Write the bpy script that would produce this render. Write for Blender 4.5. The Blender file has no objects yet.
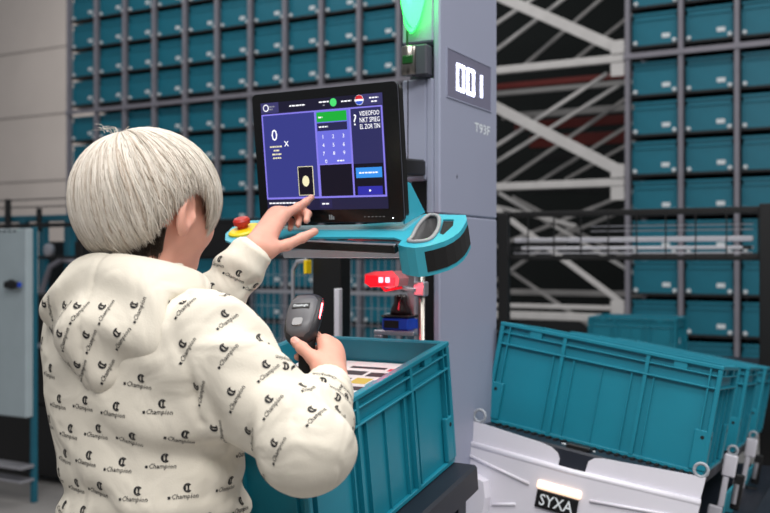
import bpy, math, random
import numpy as np
from mathutils import Matrix, Vector
from mathutils.bvhtree import BVHTree

random.seed(7)
rng = np.random.default_rng(7)
R = math.radians
SC = bpy.context.scene
COL = SC.collection

# ------------------------------------------------------------------ camera, world, lights, exposure
cd = bpy.data.cameras.new('camera'); cam = bpy.data.objects.new('camera', cd); COL.objects.link(cam)
cd.sensor_width = 36.0; cd.lens = 36.0 * 950 / 770
cam.location = (0, 0, 1.5); cam.rotation_euler = (R(90), 0, R(28.5))
cd.dof.use_dof = True; cd.dof.focus_distance = 1.72; cd.dof.aperture_fstop = 4.5
cd.clip_start = 0.05; cd.clip_end = 100
SC.camera = cam
SC.view_settings.view_transform = 'Standard'; SC.view_settings.look = 'None'
SC.view_settings.gamma = 1.0; SC.view_settings.use_curve_mapping = False
SC.view_settings.exposure = 0.0

w = bpy.data.worlds.new('hall_ambient'); SC.world = w; w.use_nodes = True
w.node_tree.nodes['Background'].inputs[0].default_value = (0.92, 0.95, 1.0, 1)
w.node_tree.nodes['Background'].inputs[1].default_value = 0.26

def area(name, loc, target, size, sizey, power, col=(1, 0.97, 0.94)):
    l = bpy.data.lights.new(name, 'AREA'); l.shape = 'RECTANGLE'; l.size = size; l.size_y = sizey
    l.energy = power; l.color = col
    o = bpy.data.objects.new(name, l); COL.objects.link(o); o.location = loc
    d = Vector(target) - Vector(loc); o.rotation_euler = d.to_track_quat('-Z', 'Y').to_euler()
    return o
# ceiling luminaires of the hall: rows of suspended LED panels over the picking lane and over the rack aisle
area('ceiling_luminaire_lane_rear', (0.6, -1.2, 4.6), (-0.5, 0.6, 0.8), 3.0, 1.2, 150)
area('ceiling_luminaire_lane', (-1.0, 1.2, 4.6), (-1.0, 1.3, 0), 3.0, 1.0, 85)
area('ceiling_luminaire_side', (2.2, 3.0, 4.6), (0.0, 2.6, 0.8), 2.6, 1.2, 90)
area('ceiling_luminaire_aisle', (-4.0, 6.2, 6.2), (-4.0, 6.8, 0), 9.0, 0.6, 150)
area('ceiling_luminaire_hall_end', (-12.0, 9.0, 6.5), (-12.0, 13.5, 2.5), 5.0, 1.0, 360)

# ------------------------------------------------------------------ materials
def s2l(c):
    return tuple(((v / 255) / 12.92 if v / 255 <= 0.04045 else ((v / 255 + 0.055) / 1.055) ** 2.4) for v in c)
MATS = {}
def add_folds(m, scale, dist, strength=0.6):
    nt = m.node_tree; b = nt.nodes['Principled BSDF']; old = b.inputs['Normal'].links[0].from_node
    tc = nt.nodes.new('ShaderNodeTexCoord'); n = nt.nodes.new('ShaderNodeTexNoise'); n.inputs['Scale'].default_value = scale; n.inputs['Detail'].default_value = 1.5; n.inputs['Distortion'].default_value = 1.2
    bp = nt.nodes.new('ShaderNodeBump'); bp.inputs['Strength'].default_value = strength; bp.inputs['Distance'].default_value = dist
    nt.links.new(tc.outputs['Object'], n.inputs['Vector']); nt.links.new(n.outputs['Fac'], bp.inputs['Height']); nt.links.new(old.outputs['Normal'], bp.inputs['Normal']); nt.links.new(bp.outputs['Normal'], b.inputs['Normal'])
def mat(name, rgb, rough=0.5, metal=0.0, var=0.06, scale=8.0, bump=0.0, bscale=200.0, emit=None, estr=1.0, sss=0.0, coat=0.0, spec=None):
    m = bpy.data.materials.new(name); m.use_nodes = True; nt = m.node_tree; b = nt.nodes['Principled BSDF']
    c = s2l(rgb) + (1,)
    b.inputs['Base Color'].default_value = c; b.inputs['Roughness'].default_value = rough; b.inputs['Metallic'].default_value = metal
    if coat: b.inputs['Coat Weight'].default_value = coat
    if spec is not None: b.inputs['Specular IOR Level'].default_value = spec
    if sss:
        b.inputs['Subsurface Weight'].default_value = sss; b.inputs['Subsurface Radius'].default_value = (0.012, 0.005, 0.003)
        b.inputs['Subsurface Scale'].default_value = 1.0
    tc = nt.nodes.new('ShaderNodeTexCoord')
    if var:
        n = nt.nodes.new('ShaderNodeTexNoise'); n.inputs['Scale'].default_value = scale; n.inputs['Detail'].default_value = 4
        nt.links.new(tc.outputs['Object'], n.inputs['Vector'])
        r = nt.nodes.new('ShaderNodeValToRGB')
        r.color_ramp.elements[0].position = 0.3; r.color_ramp.elements[1].position = 0.7
        r.color_ramp.elements[0].color = tuple(v * (1 - var) for v in c[:3]) + (1,)
        r.color_ramp.elements[1].color = tuple(min(1, v * (1 + var)) for v in c[:3]) + (1,)
        nt.links.new(n.outputs['Fac'], r.inputs['Fac']); nt.links.new(r.outputs['Color'], b.inputs['Base Color'])
    if bump:
        n2 = nt.nodes.new('ShaderNodeTexNoise'); n2.inputs['Scale'].default_value = bscale; n2.inputs['Detail'].default_value = 3
        nt.links.new(tc.outputs['Object'], n2.inputs['Vector'])
        bp = nt.nodes.new('ShaderNodeBump'); bp.inputs['Strength'].default_value = bump; bp.inputs['Distance'].default_value = 0.002
        nt.links.new(n2.outputs['Fac'], bp.inputs['Height']); nt.links.new(bp.outputs['Normal'], b.inputs['Normal'])
    if emit is not None:
        b.inputs['Emission Color'].default_value = s2l(emit) + (1,); b.inputs['Emission Strength'].default_value = estr
    MATS[name] = m
    return m
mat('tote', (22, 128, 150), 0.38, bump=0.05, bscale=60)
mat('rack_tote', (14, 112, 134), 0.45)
mat('teal_paint', (58, 168, 190), 0.35)
mat('teal_frame', (20, 95, 115), 0.5)
mat('pillar', (148, 153, 174), 0.42, var=0.02, scale=3)
mat('pillar_gap', (60, 62, 72), 0.6)
mat('display_glass', (118, 118, 138), 0.18, var=0.02)
mat('black', (14, 14, 16), 0.45)
mat('black_gloss', (8, 9, 10), 0.22)
mat('black_rubber', (10, 10, 12), 0.8)
mat('navy_metal', (24, 30, 42), 0.5)
mat('rack_steel', (138, 136, 146), 0.5, metal=0.25)
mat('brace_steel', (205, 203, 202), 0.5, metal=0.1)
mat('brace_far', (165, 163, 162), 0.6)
mat('red_beam', (104, 26, 20), 0.6)
mat('shelf_dark', (26, 28, 32), 0.6)
mat('chrome', (150, 146, 140), 0.28, metal=1.0, var=0.02)
mat('alu', (200, 200, 208), 0.3, metal=0.8, var=0.03)
mat('rail_silver', (222, 222, 230), 0.3, metal=0.35, var=0.03)
mat('white_plastic', (226, 224, 234), 0.35, var=0.02)
mat('white_label', (225, 232, 236), 0.6, var=0.02)
mat('grey_plastic', (150, 150, 152), 0.45)
mat('ring_grey', (160, 166, 174), 0.4)
mat('cabinet', (168, 182, 188), 0.45, var=0.03)
mat('wall', (184, 176, 171), 0.85, var=0.05, scale=0.8)
mat('depth_shade', (14, 22, 22), 0.9)  # near-black colour standing for the shade deep in the hall
mat('seam', (120, 114, 112), 0.9)
mat('floor', (150, 147, 145), 0.55, var=0.08, scale=2.0)
mat('yellow', (240, 205, 20), 0.4)
mat('red_button', (190, 40, 30), 0.4)
mat('green_dark', (6, 70, 20), 0.3)
mat('lamp_green', (60, 235, 110), 0.25, emit=(10, 255, 70), estr=0.9, var=0).node_tree.nodes['Principled BSDF'].inputs['Transmission Weight'].default_value = 0.9
mat('lamp_core', (230, 255, 240), 0.3, emit=(120, 255, 140), estr=6.0, var=0)
mat('led_red', (255, 120, 120), 0.3, emit=(255, 70, 80), estr=16.0, var=0)
mat('red_glass', (200, 20, 35), 0.15, emit=(220, 10, 30), estr=0.9, var=0)
mat('red_housing', (170, 105, 110), 0.35)
mat('led_white', (255, 255, 255), 0.3, emit=(215, 222, 255), estr=5.0, var=0)
mat('led_warm', (255, 235, 215), 0.3, emit=(255, 214, 180), estr=1.3, var=0)
mat('led_off', (140, 140, 165), 0.4, var=0)
mat('sensor_blue', (20, 70, 190), 0.4)
mat('sensor_dome', (26, 10, 12), 0.2)
mat('print_ink', (26, 26, 30), 0.8, var=0)
mat('hoodie', (226, 219, 204), 0.92, var=0.03, scale=14, bump=0.18, bscale=420)
add_folds(MATS['hoodie'], 11, 0.02)
mat('hoodie_rib', (228, 221, 205), 0.92, var=0.03, scale=14, bump=0.18, bscale=420)
mat('skin', (226, 166, 146), 0.5, var=0.07, scale=26, sss=0.12, bump=0.08, bscale=260)
mat('nail', (232, 180, 168), 0.3, var=0)
mat('eye_white', (235, 230, 225), 0.2, var=0)
mat('eye_iris', (70, 95, 110), 0.2, var=0)
mat('lip', (190, 105, 100), 0.5, var=0)
hm = mat('hair', (216, 208, 196), 0.45, var=0)
gi = hm.node_tree.nodes.new('ShaderNodeNewGeometry'); rp = hm.node_tree.nodes.new('ShaderNodeValToRGB')
for e_, p_, c_ in zip((rp.color_ramp.elements[0], rp.color_ramp.elements.new(0.25), rp.color_ramp.elements[-1]), (0.0, 0.22, 1.0), ((176, 158, 140), (212, 202, 189), (230, 223, 212))):
    e_.position = p_; e_.color = s2l(c_) + (1,)
hm.node_tree.links.new(gi.outputs['Random Per Island'], rp.inputs['Fac']); hm.node_tree.links.new(rp.outputs['Color'], hm.node_tree.nodes['Principled BSDF'].inputs['Base Color'])
mat('hair_under', (176, 162, 146), 0.6, var=0.2, scale=40)
mat('hair_dark', (62, 50, 42), 0.6, var=0.25, scale=60)
mat('trousers', (44, 50, 66), 0.85)
mat('shoe', (60, 60, 64), 0.7)
mat('sole', (220, 220, 216), 0.7)
mat('scanner_grey', (92, 92, 96), 0.4)
mat('scanner_dark', (38, 38, 42), 0.42)
mat('paper_white', (232, 228, 228), 0.6)
mat('paper_red', (205, 50, 70), 0.5)
mat('paper_dark', (50, 42, 48), 0.5)
mat('paper_pink', (236, 170, 175), 0.5)
mat('paper_yellow', (215, 190, 80), 0.5)
mat('paper_teal', (70, 150, 165), 0.5)
def ui(name, rgb, k=1.0):
    m = mat(name, (4, 4, 6), 0.3, var=0, emit=rgb, estr=k, spec=0.2); return m
ui('ui_back', (38, 36, 66)); ui('ui_header', (30, 28, 50)); ui('ui_header_lit', (62, 60, 110)); ui('ui_blue', (58, 62, 138)); ui('ui_violet', (112, 114, 226))
ui('ui_lilac', (140, 130, 240)); ui('ui_green', (30, 178, 60)); ui('ui_dark', (44, 42, 84)); ui('ui_navy', (48, 48, 96))
ui('ui_black', (24, 20, 34)); ui('ui_sky', (60, 150, 240)); ui('ui_indigo', (52, 50, 170)); ui('ui_white', (245, 245, 250), 1.3)
ui('ui_cream', (240, 232, 190), 1.1); ui('ui_red', (220, 50, 60)); ui('ui_deep', (50, 90, 210)); ui('ui_grey', (150, 150, 160)); ui('ui_dot', (80, 230, 120))

# ------------------------------------------------------------------ object helpers
def put(o, parent=None, label=None, cat=None, group=None, kind=None):
    if parent is not None: o.parent = parent
    if label: o['label'] = label
    if cat: o['category'] = cat
    if group: o['group'] = group
    if kind: o['kind'] = kind
    return o
def empty(name, label, cat, M=None, group=None):
    o = bpy.data.objects.new(name, None); COL.objects.link(o); o.empty_display_size = 0.05
    if M is not None: o.matrix_world = M
    return put(o, None, label, cat, group)
def mesh_obj(name, v, f, m, parent=None, smooth=False, **kw):
    me = bpy.data.meshes.new(name)
    me.from_pydata([tuple(map(float, p)) for p in v], [], f); me.validate(); me.update()
    if isinstance(m, str): m = MATS[m]
    me.materials.append(m)
    if smooth:
        me.polygons.foreach_set('use_smooth', [True] * len(me.polygons))
    o = bpy.data.objects.new(name, me); COL.objects.link(o)
    return put(o, parent, **kw)
def mesh_np(name, v, quads, m, parent=None, **kw):
    me = bpy.data.meshes.new(name); nv, nf = len(v), len(quads)
    me.vertices.add(nv); me.vertices.foreach_set('co', np.asarray(v, np.float32).ravel())
    k = quads.shape[1]
    me.loops.add(nf * k); me.loops.foreach_set('vertex_index', quads.astype(np.int32).ravel())
    me.polygons.add(nf); me.polygons.foreach_set('loop_start', np.arange(0, nf * k, k, dtype=np.int32))
    me.update(calc_edges=True); me.validate()
    me.polygons.foreach_set('use_smooth', [True] * len(me.polygons))
    me.materials.append(MATS[m])
    o = bpy.data.objects.new(name, me); COL.objects.link(o)
    return put(o, parent, **kw)

class MB:
    """collects shapes; build() links them as one mesh"""
    def __init__(s): s.v = []; s.f = []
    def add(s, v, f):
        n = len(s.v); s.v += [tuple(p) for p in v]; s.f += [tuple(i + n for i in q) for q in f]; return s
    def box(s, x0, x1, y0, y1, z0, z1, b=0.0, M=None):
        x0, x1 = min(x0, x1), max(x0, x1); y0, y1 = min(y0, y1), max(y0, y1); z0, z1 = min(z0, z1), max(z0, z1)
        if b <= 0:
            v = [(x, y, z) for z in (z0, z1) for (x, y) in ((x0, y0), (x1, y0), (x1, y1), (x0, y1))]
            f = [(3, 2, 1, 0), (4, 5, 6, 7), (0, 1, 5, 4), (1, 2, 6, 5), (2, 3, 7, 6), (3, 0, 4, 7)]
        else:
            b = min(b, (x1 - x0) / 2.01, (y1 - y0) / 2.01, (z1 - z0) / 2.01)
            rings = []
            for z, i in ((z0, b), (z0 + b, 0), (z1 - b, 0), (z1, b)):
                r = []
                for (cx, cy, sx, sy) in ((x0, y0, 1, 1), (x1, y0, -1, 1), (x1, y1, -1, -1), (x0, y1, 1, -1)):
                    p1 = (cx + sx * i, cy + sy * (b + (0 if i == 0 else 0))); p2 = (cx + sx * b, cy + sy * i)
                    if i: p1 = p2 = (cx + sx * b, cy + sy * b)
                    r += ([p1, p2] if (sx * sy > 0) else [p2, p1])
                rings.append([(x, y, z) for x, y in r])
            v = sum(rings, []); f = []
            for k in range(3):
                for i in range(8):
                    j = (i + 1) % 8; f.append((k * 8 + i, k * 8 + j, k * 8 + 8 + j, k * 8 + 8 + i))
            f.append(tuple(range(7, -1, -1))); f.append(tuple(range(24, 32)))
        if M is not None: v = [M @ Vector(p) for p in v]
        return s.add(v, f)
    def tube(s, pts, r, n=8, cap=True):
        pts = [Vector(p) for p in pts]; m = len(pts)
        rr = r if isinstance(r, (list, tuple)) else [r] * m
        v = []; f = []; prev = None
        for i, p in enumerate(pts):
            t = (pts[min(i + 1, m - 1)] - pts[max(i - 1, 0)]).normalized()
            a = prev if prev is not None else (Vector((0, 0, 1)) if abs(t.z) < 0.9 else Vector((1, 0, 0)))
            a = (a - t * a.dot(t)).normalized(); prev = a; b = t.cross(a)
            for k in range(n):
                q = 2 * math.pi * k / n; v.append(p + (a * math.cos(q) + b * math.sin(q)) * rr[i])
        for i in range(m - 1):
            for k in range(n):
                f.append((i * n + k, i * n + (k + 1) % n, (i + 1) * n + (k + 1) % n, (i + 1) * n + k))
        if cap:
            f.append(tuple(range(n - 1, -1, -1))); f.append(tuple((m - 1) * n + k for k in range(n)))
        return s.add(v, f)
    def bar(s, a, b, w_, h_, up=(0, 0, 1)):
        a, b = Vector(a), Vector(b); t = (b - a); L = t.length; t.normalize(); u = Vector(up); u = (u - t * u.dot(t))
        u = u.normalized() if u.length > 1e-4 else Vector((1, 0, 0)); sd = t.cross(u)
        M = Matrix((sd, t, u)).transposed().to_4x4(); M.translation = a
        return s.box(-w_ / 2, w_ / 2, 0, L, -h_ / 2, h_ / 2, min(w_, h_) * 0.12, M)
    def lathe(s, prof, n=24, M=None):
        v = []; f = []; m = len(prof)
        for (r, z) in prof:
            for k in range(n):
                q = 2 * math.pi * k / n; v.append(Vector((r * math.cos(q), r * math.sin(q), z)))
        for i in range(m - 1):
            for k in range(n):
                f.append((i * n + k, i * n + (k + 1) % n, (i + 1) * n + (k + 1) % n, (i + 1) * n + k))
        f.append(tuple(range(n - 1, -1, -1))); f.append(tuple((m - 1) * n + k for k in range(n)))
        if M is not None: v = [M @ p for p in v]
        return s.add(v, f)
    def prism(s, poly, z0, z1, M=None, holes=()):
        """polygon in local xy, extruded along local z; with holes, the caps are tessellated"""
        from mathutils.geometry import tessellate_polygon
        loops = [list(poly)] + [list(h) for h in holes]
        flat = [p for l in loops for p in l]; n = len(flat)
        tris = tessellate_polygon([[Vector((p[0], p[1], 0)) for p in l] for l in loops])
        v = [Vector((p[0], p[1], z0)) for p in flat] + [Vector((p[0], p[1], z1)) for p in flat]; f = []
        for t in tris:
            a, b, c = (flat[i] for i in t)
            cr = (b[0] - a[0]) * (c[1] - a[1]) - (b[1] - a[1]) * (c[0] - a[0])
            t = tuple(t) if cr > 0 else (t[0], t[2], t[1])
            f.append(tuple(i + n for i in t)); f.append((t[2], t[1], t[0]))
        o = 0
        for l in loops:
            k = len(l); A = sum(l[i][0] * l[(i + 1) % k][1] - l[(i + 1) % k][0] * l[i][1] for i in range(k))
            ccw = (A > 0) == (l is loops[0])
            for i in range(k):
                a, b = o + i, o + (i + 1) % k
                f.append((a, b, b + n, a + n) if ccw else (b, a, a + n, b + n))
            o += k
        if M is not None: v = [M @ p for p in v]
        return s.add(v, f)
    def build(s, name, m, parent=None, smooth=False, **kw):
        return mesh_obj(name, s.v, s.f, m, parent, smooth, **kw)

def rot_xyz(a, b, g, loc):
    return Matrix.Translation(loc) @ Matrix.Rotation(g, 4, 'Z') @ Matrix.Rotation(b, 4, 'Y') @ Matrix.Rotation(a, 4, 'X')
def smooth_poly(pts, k=5):
    """closed Catmull-Rom through 2-D points"""
    out = []; n = len(pts)
    for i in range(n):
        p0, p1, p2, p3 = (np.array(pts[(i + j - 1) % n], float) for j in range(4))
        for q in range(k):
            t = q / k
            out.append(tuple(0.5 * (2 * p1 + (p2 - p0) * t + (2 * p0 - 5 * p1 + 4 * p2 - p3) * t * t + (3 * p1 - p0 - 3 * p2 + p3) * t ** 3)))
    return out
def rrect(x0, y0, x1, y1, r, n=4):
    out = []
    for (cx, cy, a0) in ((x1 - r, y0 + r, -90), (x1 - r, y1 - r, 0), (x0 + r, y1 - r, 90), (x0 + r, y0 + r, 180)):
        for k in range(n + 1):
            a = R(a0 + 90 * k / n); out.append((cx + r * math.cos(a), cy + r * math.sin(a)))
    return out
_tc = {}
def text2d(txt, size=1.0, bold=0.0, shear=0.0, res=2):
    """centred flat lettering: (verts Nx2, faces)"""
    key = (txt, bold, shear, res)
    if key not in _tc:
        c = bpy.data.curves.new('lettering', 'FONT'); c.body = txt; c.size = 1.0; c.align_x = 'CENTER'; c.align_y = 'CENTER'
        c.offset = bold; c.shear = shear; c.resolution_u = res; c.fill_mode = 'FRONT'
        o = bpy.data.objects.new('lettering', c); COL.objects.link(o)
        dg = bpy.context.evaluated_depsgraph_get(); me = o.evaluated_get(dg).to_mesh()
        v = np.array([(p.co.x, p.co.y) for p in me.vertices]); f = [tuple(p.vertices) for p in me.polygons]
        o.evaluated_get(dg).to_mesh_clear(); bpy.data.objects.remove(o); bpy.data.curves.remove(c)
        v -= (v.max(0) + v.min(0)) / 2
        _tc[key] = (v, f)
    v, f = _tc[key]
    return v * size, f
def text_obj(txt, size, m, parent, M, bold=0.0, width=None, name='lettering'):
    """flat lettering in local xz plane (reads along +x, up +z, faces -y) under matrix M"""
    v, f = text2d(txt, size, bold)
    if width: v = v * np.array([width / (v[:, 0].max() - v[:, 0].min()), 1])
    vv = [M @ Vector((p[0], 0, p[1])) for p in v]
    return mesh_obj(name, vv, f, m, parent)

ORD = ['first', 'second', 'third', 'fourth', 'fifth', 'sixth', 'seventh', 'eighth', 'ninth', 'tenth', 'eleventh', 'twelfth', 'thirteenth']

# ------------------------------------------------------------------ setting
DR = 8.4                                   # rack front plane
PITCH = 0.05447 * DR; X0 = -1.0696 * DR        # column pitch, leftmost upright
def colx(i): return X0 + PITCH * i
fl = MB().box(-45, 12, -12, 16, -0.2, 0).build('floor', 'floor', kind='structure')
wb = MB().box(-45, 12, 14.6, 14.8, 0, 9).build('wall_back', 'wall', kind='structure')
sm = MB()
for z in (3.13, 4.56, 5.99, 7.42): sm.box(-45, 12, 14.585, 14.6, z, z + 0.025)
for x in (-21.5,): sm.box(x, x + 0.02, 14.587, 14.6, 0, 9)
sm.build('panel_joint', 'seam', wb)
dk = MB().box(colx(0) + 0.1, 4, 12.6, 12.7, 0, 7).build('shade_backdrop', 'depth_shade', kind='structure')  # added backdrop; its dark colour stands for the unlit depth behind the racks

# ------------------------------------------------------------------ storage racks
ROWS_UP = [3.357 + 0.348 * k for k in range(5)]                 # tote bottoms above the crossbeam
ROWS_DN = [2.926 - 0.349 * k for k in range(9)]                 # below it
BEAM_Z = 3.262
def rack(label, i0, i1):
    r = empty('storage_rack', label, 'rack', Matrix.Translation((colx(i0), DR, 0)), group='storage racks of the hall')
    for i in range(i0, i1 + 1):
        MB().box(-0.021, 0.021, -0.02, 0.05, 0, 5.4, 0.006).build('upright', 'rack_steel', r).location = (PITCH * (i - i0), 0, 0)
    for i in range(i0, i1 + 1):
        MB().box(-0.026, 0.026, 0.62, 0.66, 0, 5.4, 0.006).build('rear_upright', 'rack_steel', r).location = (PITCH * (i - i0), 0, 0)
    W = PITCH * (i1 - i0)
    MB().box(-0.03, W + 0.03, -0.03, -0.0201, BEAM_Z - 0.024, BEAM_Z + 0.024, 0.003).build('crossbeam', 'rack_steel', r)
    for z in ROWS_UP + ROWS_DN:
        MB().box(0, W, 0.03, 0.6, z - 0.022, z - 0.0005).build('shelf', 'shelf_dark', r)
    MB().box(0, W, 0.665, 0.68, 0, 5.4).build('shade_sheet', 'shelf_dark', r)  # added sheet, coloured dark for the shade between and behind the totes
    return r
rack('tall left storage rack of grey uprights beside the grey hall wall', 0, 11)
rack('tall right storage rack of grey uprights right of the diagonal braces', 15, 20)

def rack_tote_proto():
    t = bpy.data.objects.new('storage_tote', None); COL.objects.link(t)
    TW, TH, TD = 0.388, 0.282, 0.58
    b = MB()
    b.box(-TW / 2 + 0.012, TW / 2 - 0.012, 0.012, TD, 0, 0.012)
    b.box(-TW / 2 + 0.012, TW / 2 - 0.012, 0.012, 0.022, 0.012, TH - 0.004)
    b.box(-TW / 2 + 0.012, TW / 2 - 0.012, TD - 0.01, TD, 0.012, TH - 0.004)
    b.box(-TW / 2 + 0.012, -TW / 2 + 0.022, 0.022, TD - 0.01, 0.012, TH - 0.004)
    b.box(TW / 2 - 0.022, TW / 2 - 0.012, 0.022, TD - 0.01, 0.012, TH - 0.004)
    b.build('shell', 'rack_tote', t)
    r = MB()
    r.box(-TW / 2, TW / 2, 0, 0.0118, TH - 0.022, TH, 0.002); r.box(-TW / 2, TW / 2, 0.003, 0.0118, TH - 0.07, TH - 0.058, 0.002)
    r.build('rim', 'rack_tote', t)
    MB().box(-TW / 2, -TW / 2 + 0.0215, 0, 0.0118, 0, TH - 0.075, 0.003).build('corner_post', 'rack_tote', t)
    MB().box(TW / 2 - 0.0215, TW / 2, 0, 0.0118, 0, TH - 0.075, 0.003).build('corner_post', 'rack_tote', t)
    MB().box(0.06, 0.128, 0.009, 0.0118, 0.055, 0.092).build('barcode_label', 'white_label', t)
    for s in (-1, 1):
        MB().lathe([(0.016, -0.012), (0.019, 0.0), (0.019, 0.01), (0.012, 0.016)], 10, Matrix.Translation((s * 0.168, -0.001, 0.022)) @ Matrix.Rotation(R(90), 4, 'X')).build('roller_clip', 'white_label', t)
    return t
proto = rack_tote_proto()
first = True
def copy_tree(o, parent=None):
    c = o.copy(); COL.objects.link(c); c.parent = parent
    for ch in list(o.children): copy_tree(ch, c)
    return c
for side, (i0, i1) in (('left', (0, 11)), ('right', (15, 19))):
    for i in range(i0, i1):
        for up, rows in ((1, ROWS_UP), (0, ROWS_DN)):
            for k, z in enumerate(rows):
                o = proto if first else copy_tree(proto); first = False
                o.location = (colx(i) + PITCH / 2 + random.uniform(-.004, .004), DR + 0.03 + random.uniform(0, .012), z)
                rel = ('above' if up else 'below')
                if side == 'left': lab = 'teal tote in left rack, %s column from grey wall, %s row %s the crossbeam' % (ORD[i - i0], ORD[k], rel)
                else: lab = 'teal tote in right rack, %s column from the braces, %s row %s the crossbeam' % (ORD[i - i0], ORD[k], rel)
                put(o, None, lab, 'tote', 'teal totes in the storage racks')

# braced bay between the racks
br = empty('rack_bracing', 'pale steel cross bracing between left and right storage racks', 'bracing', Matrix.Translation((colx(12), DR, 0)))
bw = PITCH * 3; yb = 0.02
MB().box(-0.021, 0.021, -0.02, 0.05, 0, 5.4, 0.006).build('upright', 'rack_steel', br)
for z in (0.95, 2.16, BEAM_Z, 4.45): MB().box(-PITCH + 0.025, -0.022, 0.0, 0.04, z - 0.03, z + 0.03, 0.005).build('side_tie', 'brace_steel', br)
for z in (0.95, 2.16, BEAM_Z, 4.45):
    MB().box(0.03, bw - 0.03, yb - 0.02, yb + 0.03, z - 0.035, z + 0.035, 0.006).build('tie_beam', 'brace_steel', br)
MB().box(0.03, bw - 0.03, yb - 0.01, yb + 0.02, 1.02, 1.06, 0.004).build('tie_beam', 'brace_steel', br)
def brace(a, b, wd, m='brace_steel', nm='diagonal_brace'):
    MB().bar(a, b, 0.03, wd, up=(0, 0, 1)).build(nm, m, br)
brace((0.0, yb + 0.06, 4.05), (bw - 0.06, yb + 0.06, 3.34), 0.10)
brace((0.0, yb + 0.06, 2.98), (bw - 0.06, yb + 0.06, 2.25), 0.10)
brace((0.06, yb + 0.05, 1.98), (bw - 0.06, yb + 0.05, 1.08), 0.05)
for z in (3.36, 3.16, 2.26, 2.06, 1.05):
    MB().box(bw - 0.15, bw - 0.028, yb - 0.03, yb - 0.0205, z - 0.06, z + 0.06, 0.003).build('gusset_plate', 'brace_steel', br)
for a, b, m_ in (((-0.094, 0.4, 3.772), (0.425, 0.4, 4.042), 1), ((-0.217, 0.7, 3.572), (0.63, 0.7, 4.088), 1), ((0.086, 1.0, 3.524), (0.916, 1.0, 4.123), 0), ((0.464, 1.4, 3.581), (0.994, 1.4, 3.941), 0),
                ((-0.094, 0.4, 2.559), (0.87, 0.4, 3.094), 1), ((-0.217, 0.7, 2.431), (0.93, 0.7, 3.048), 1), ((-0.113, 1.0, 2.325), (1.046, 1.0, 3.024), 0), ((0.133, 1.4, 2.344), (1.025, 1.4, 2.845), 0), ((0.306, 1.8, 2.389), (0.967, 1.8, 2.726), 0),
                ((-0.135, 0.5, 2.018), (0.593, 0.5, 1.834), 1), ((-0.067, 0.6, 1.616), (1.198, 0.6, 2.083), 0), ((0.216, 1.0, 1.619), (1.096, 1.0, 1.96), 0), ((-0.18, 0.8, 1.257), (0.495, 0.8, 1.715), 0),
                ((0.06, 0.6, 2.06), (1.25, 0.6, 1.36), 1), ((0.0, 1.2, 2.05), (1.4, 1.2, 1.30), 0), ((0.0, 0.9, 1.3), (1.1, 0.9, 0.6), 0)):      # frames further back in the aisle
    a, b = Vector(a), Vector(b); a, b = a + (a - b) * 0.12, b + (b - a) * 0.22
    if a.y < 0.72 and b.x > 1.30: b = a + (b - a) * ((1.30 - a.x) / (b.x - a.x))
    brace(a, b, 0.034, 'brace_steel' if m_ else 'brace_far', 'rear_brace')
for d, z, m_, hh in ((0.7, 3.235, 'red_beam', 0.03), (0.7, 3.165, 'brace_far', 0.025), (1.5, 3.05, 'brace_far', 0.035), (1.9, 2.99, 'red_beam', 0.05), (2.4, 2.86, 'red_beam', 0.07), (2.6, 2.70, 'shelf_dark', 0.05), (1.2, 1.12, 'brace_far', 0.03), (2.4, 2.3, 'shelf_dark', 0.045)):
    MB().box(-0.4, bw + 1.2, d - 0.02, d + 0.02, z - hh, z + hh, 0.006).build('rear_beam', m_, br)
MB().box(0, bw + 0.2, 0.9, 1.0, 0.4, 0.86).build('kick_board', 'shelf_dark', br)

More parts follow.
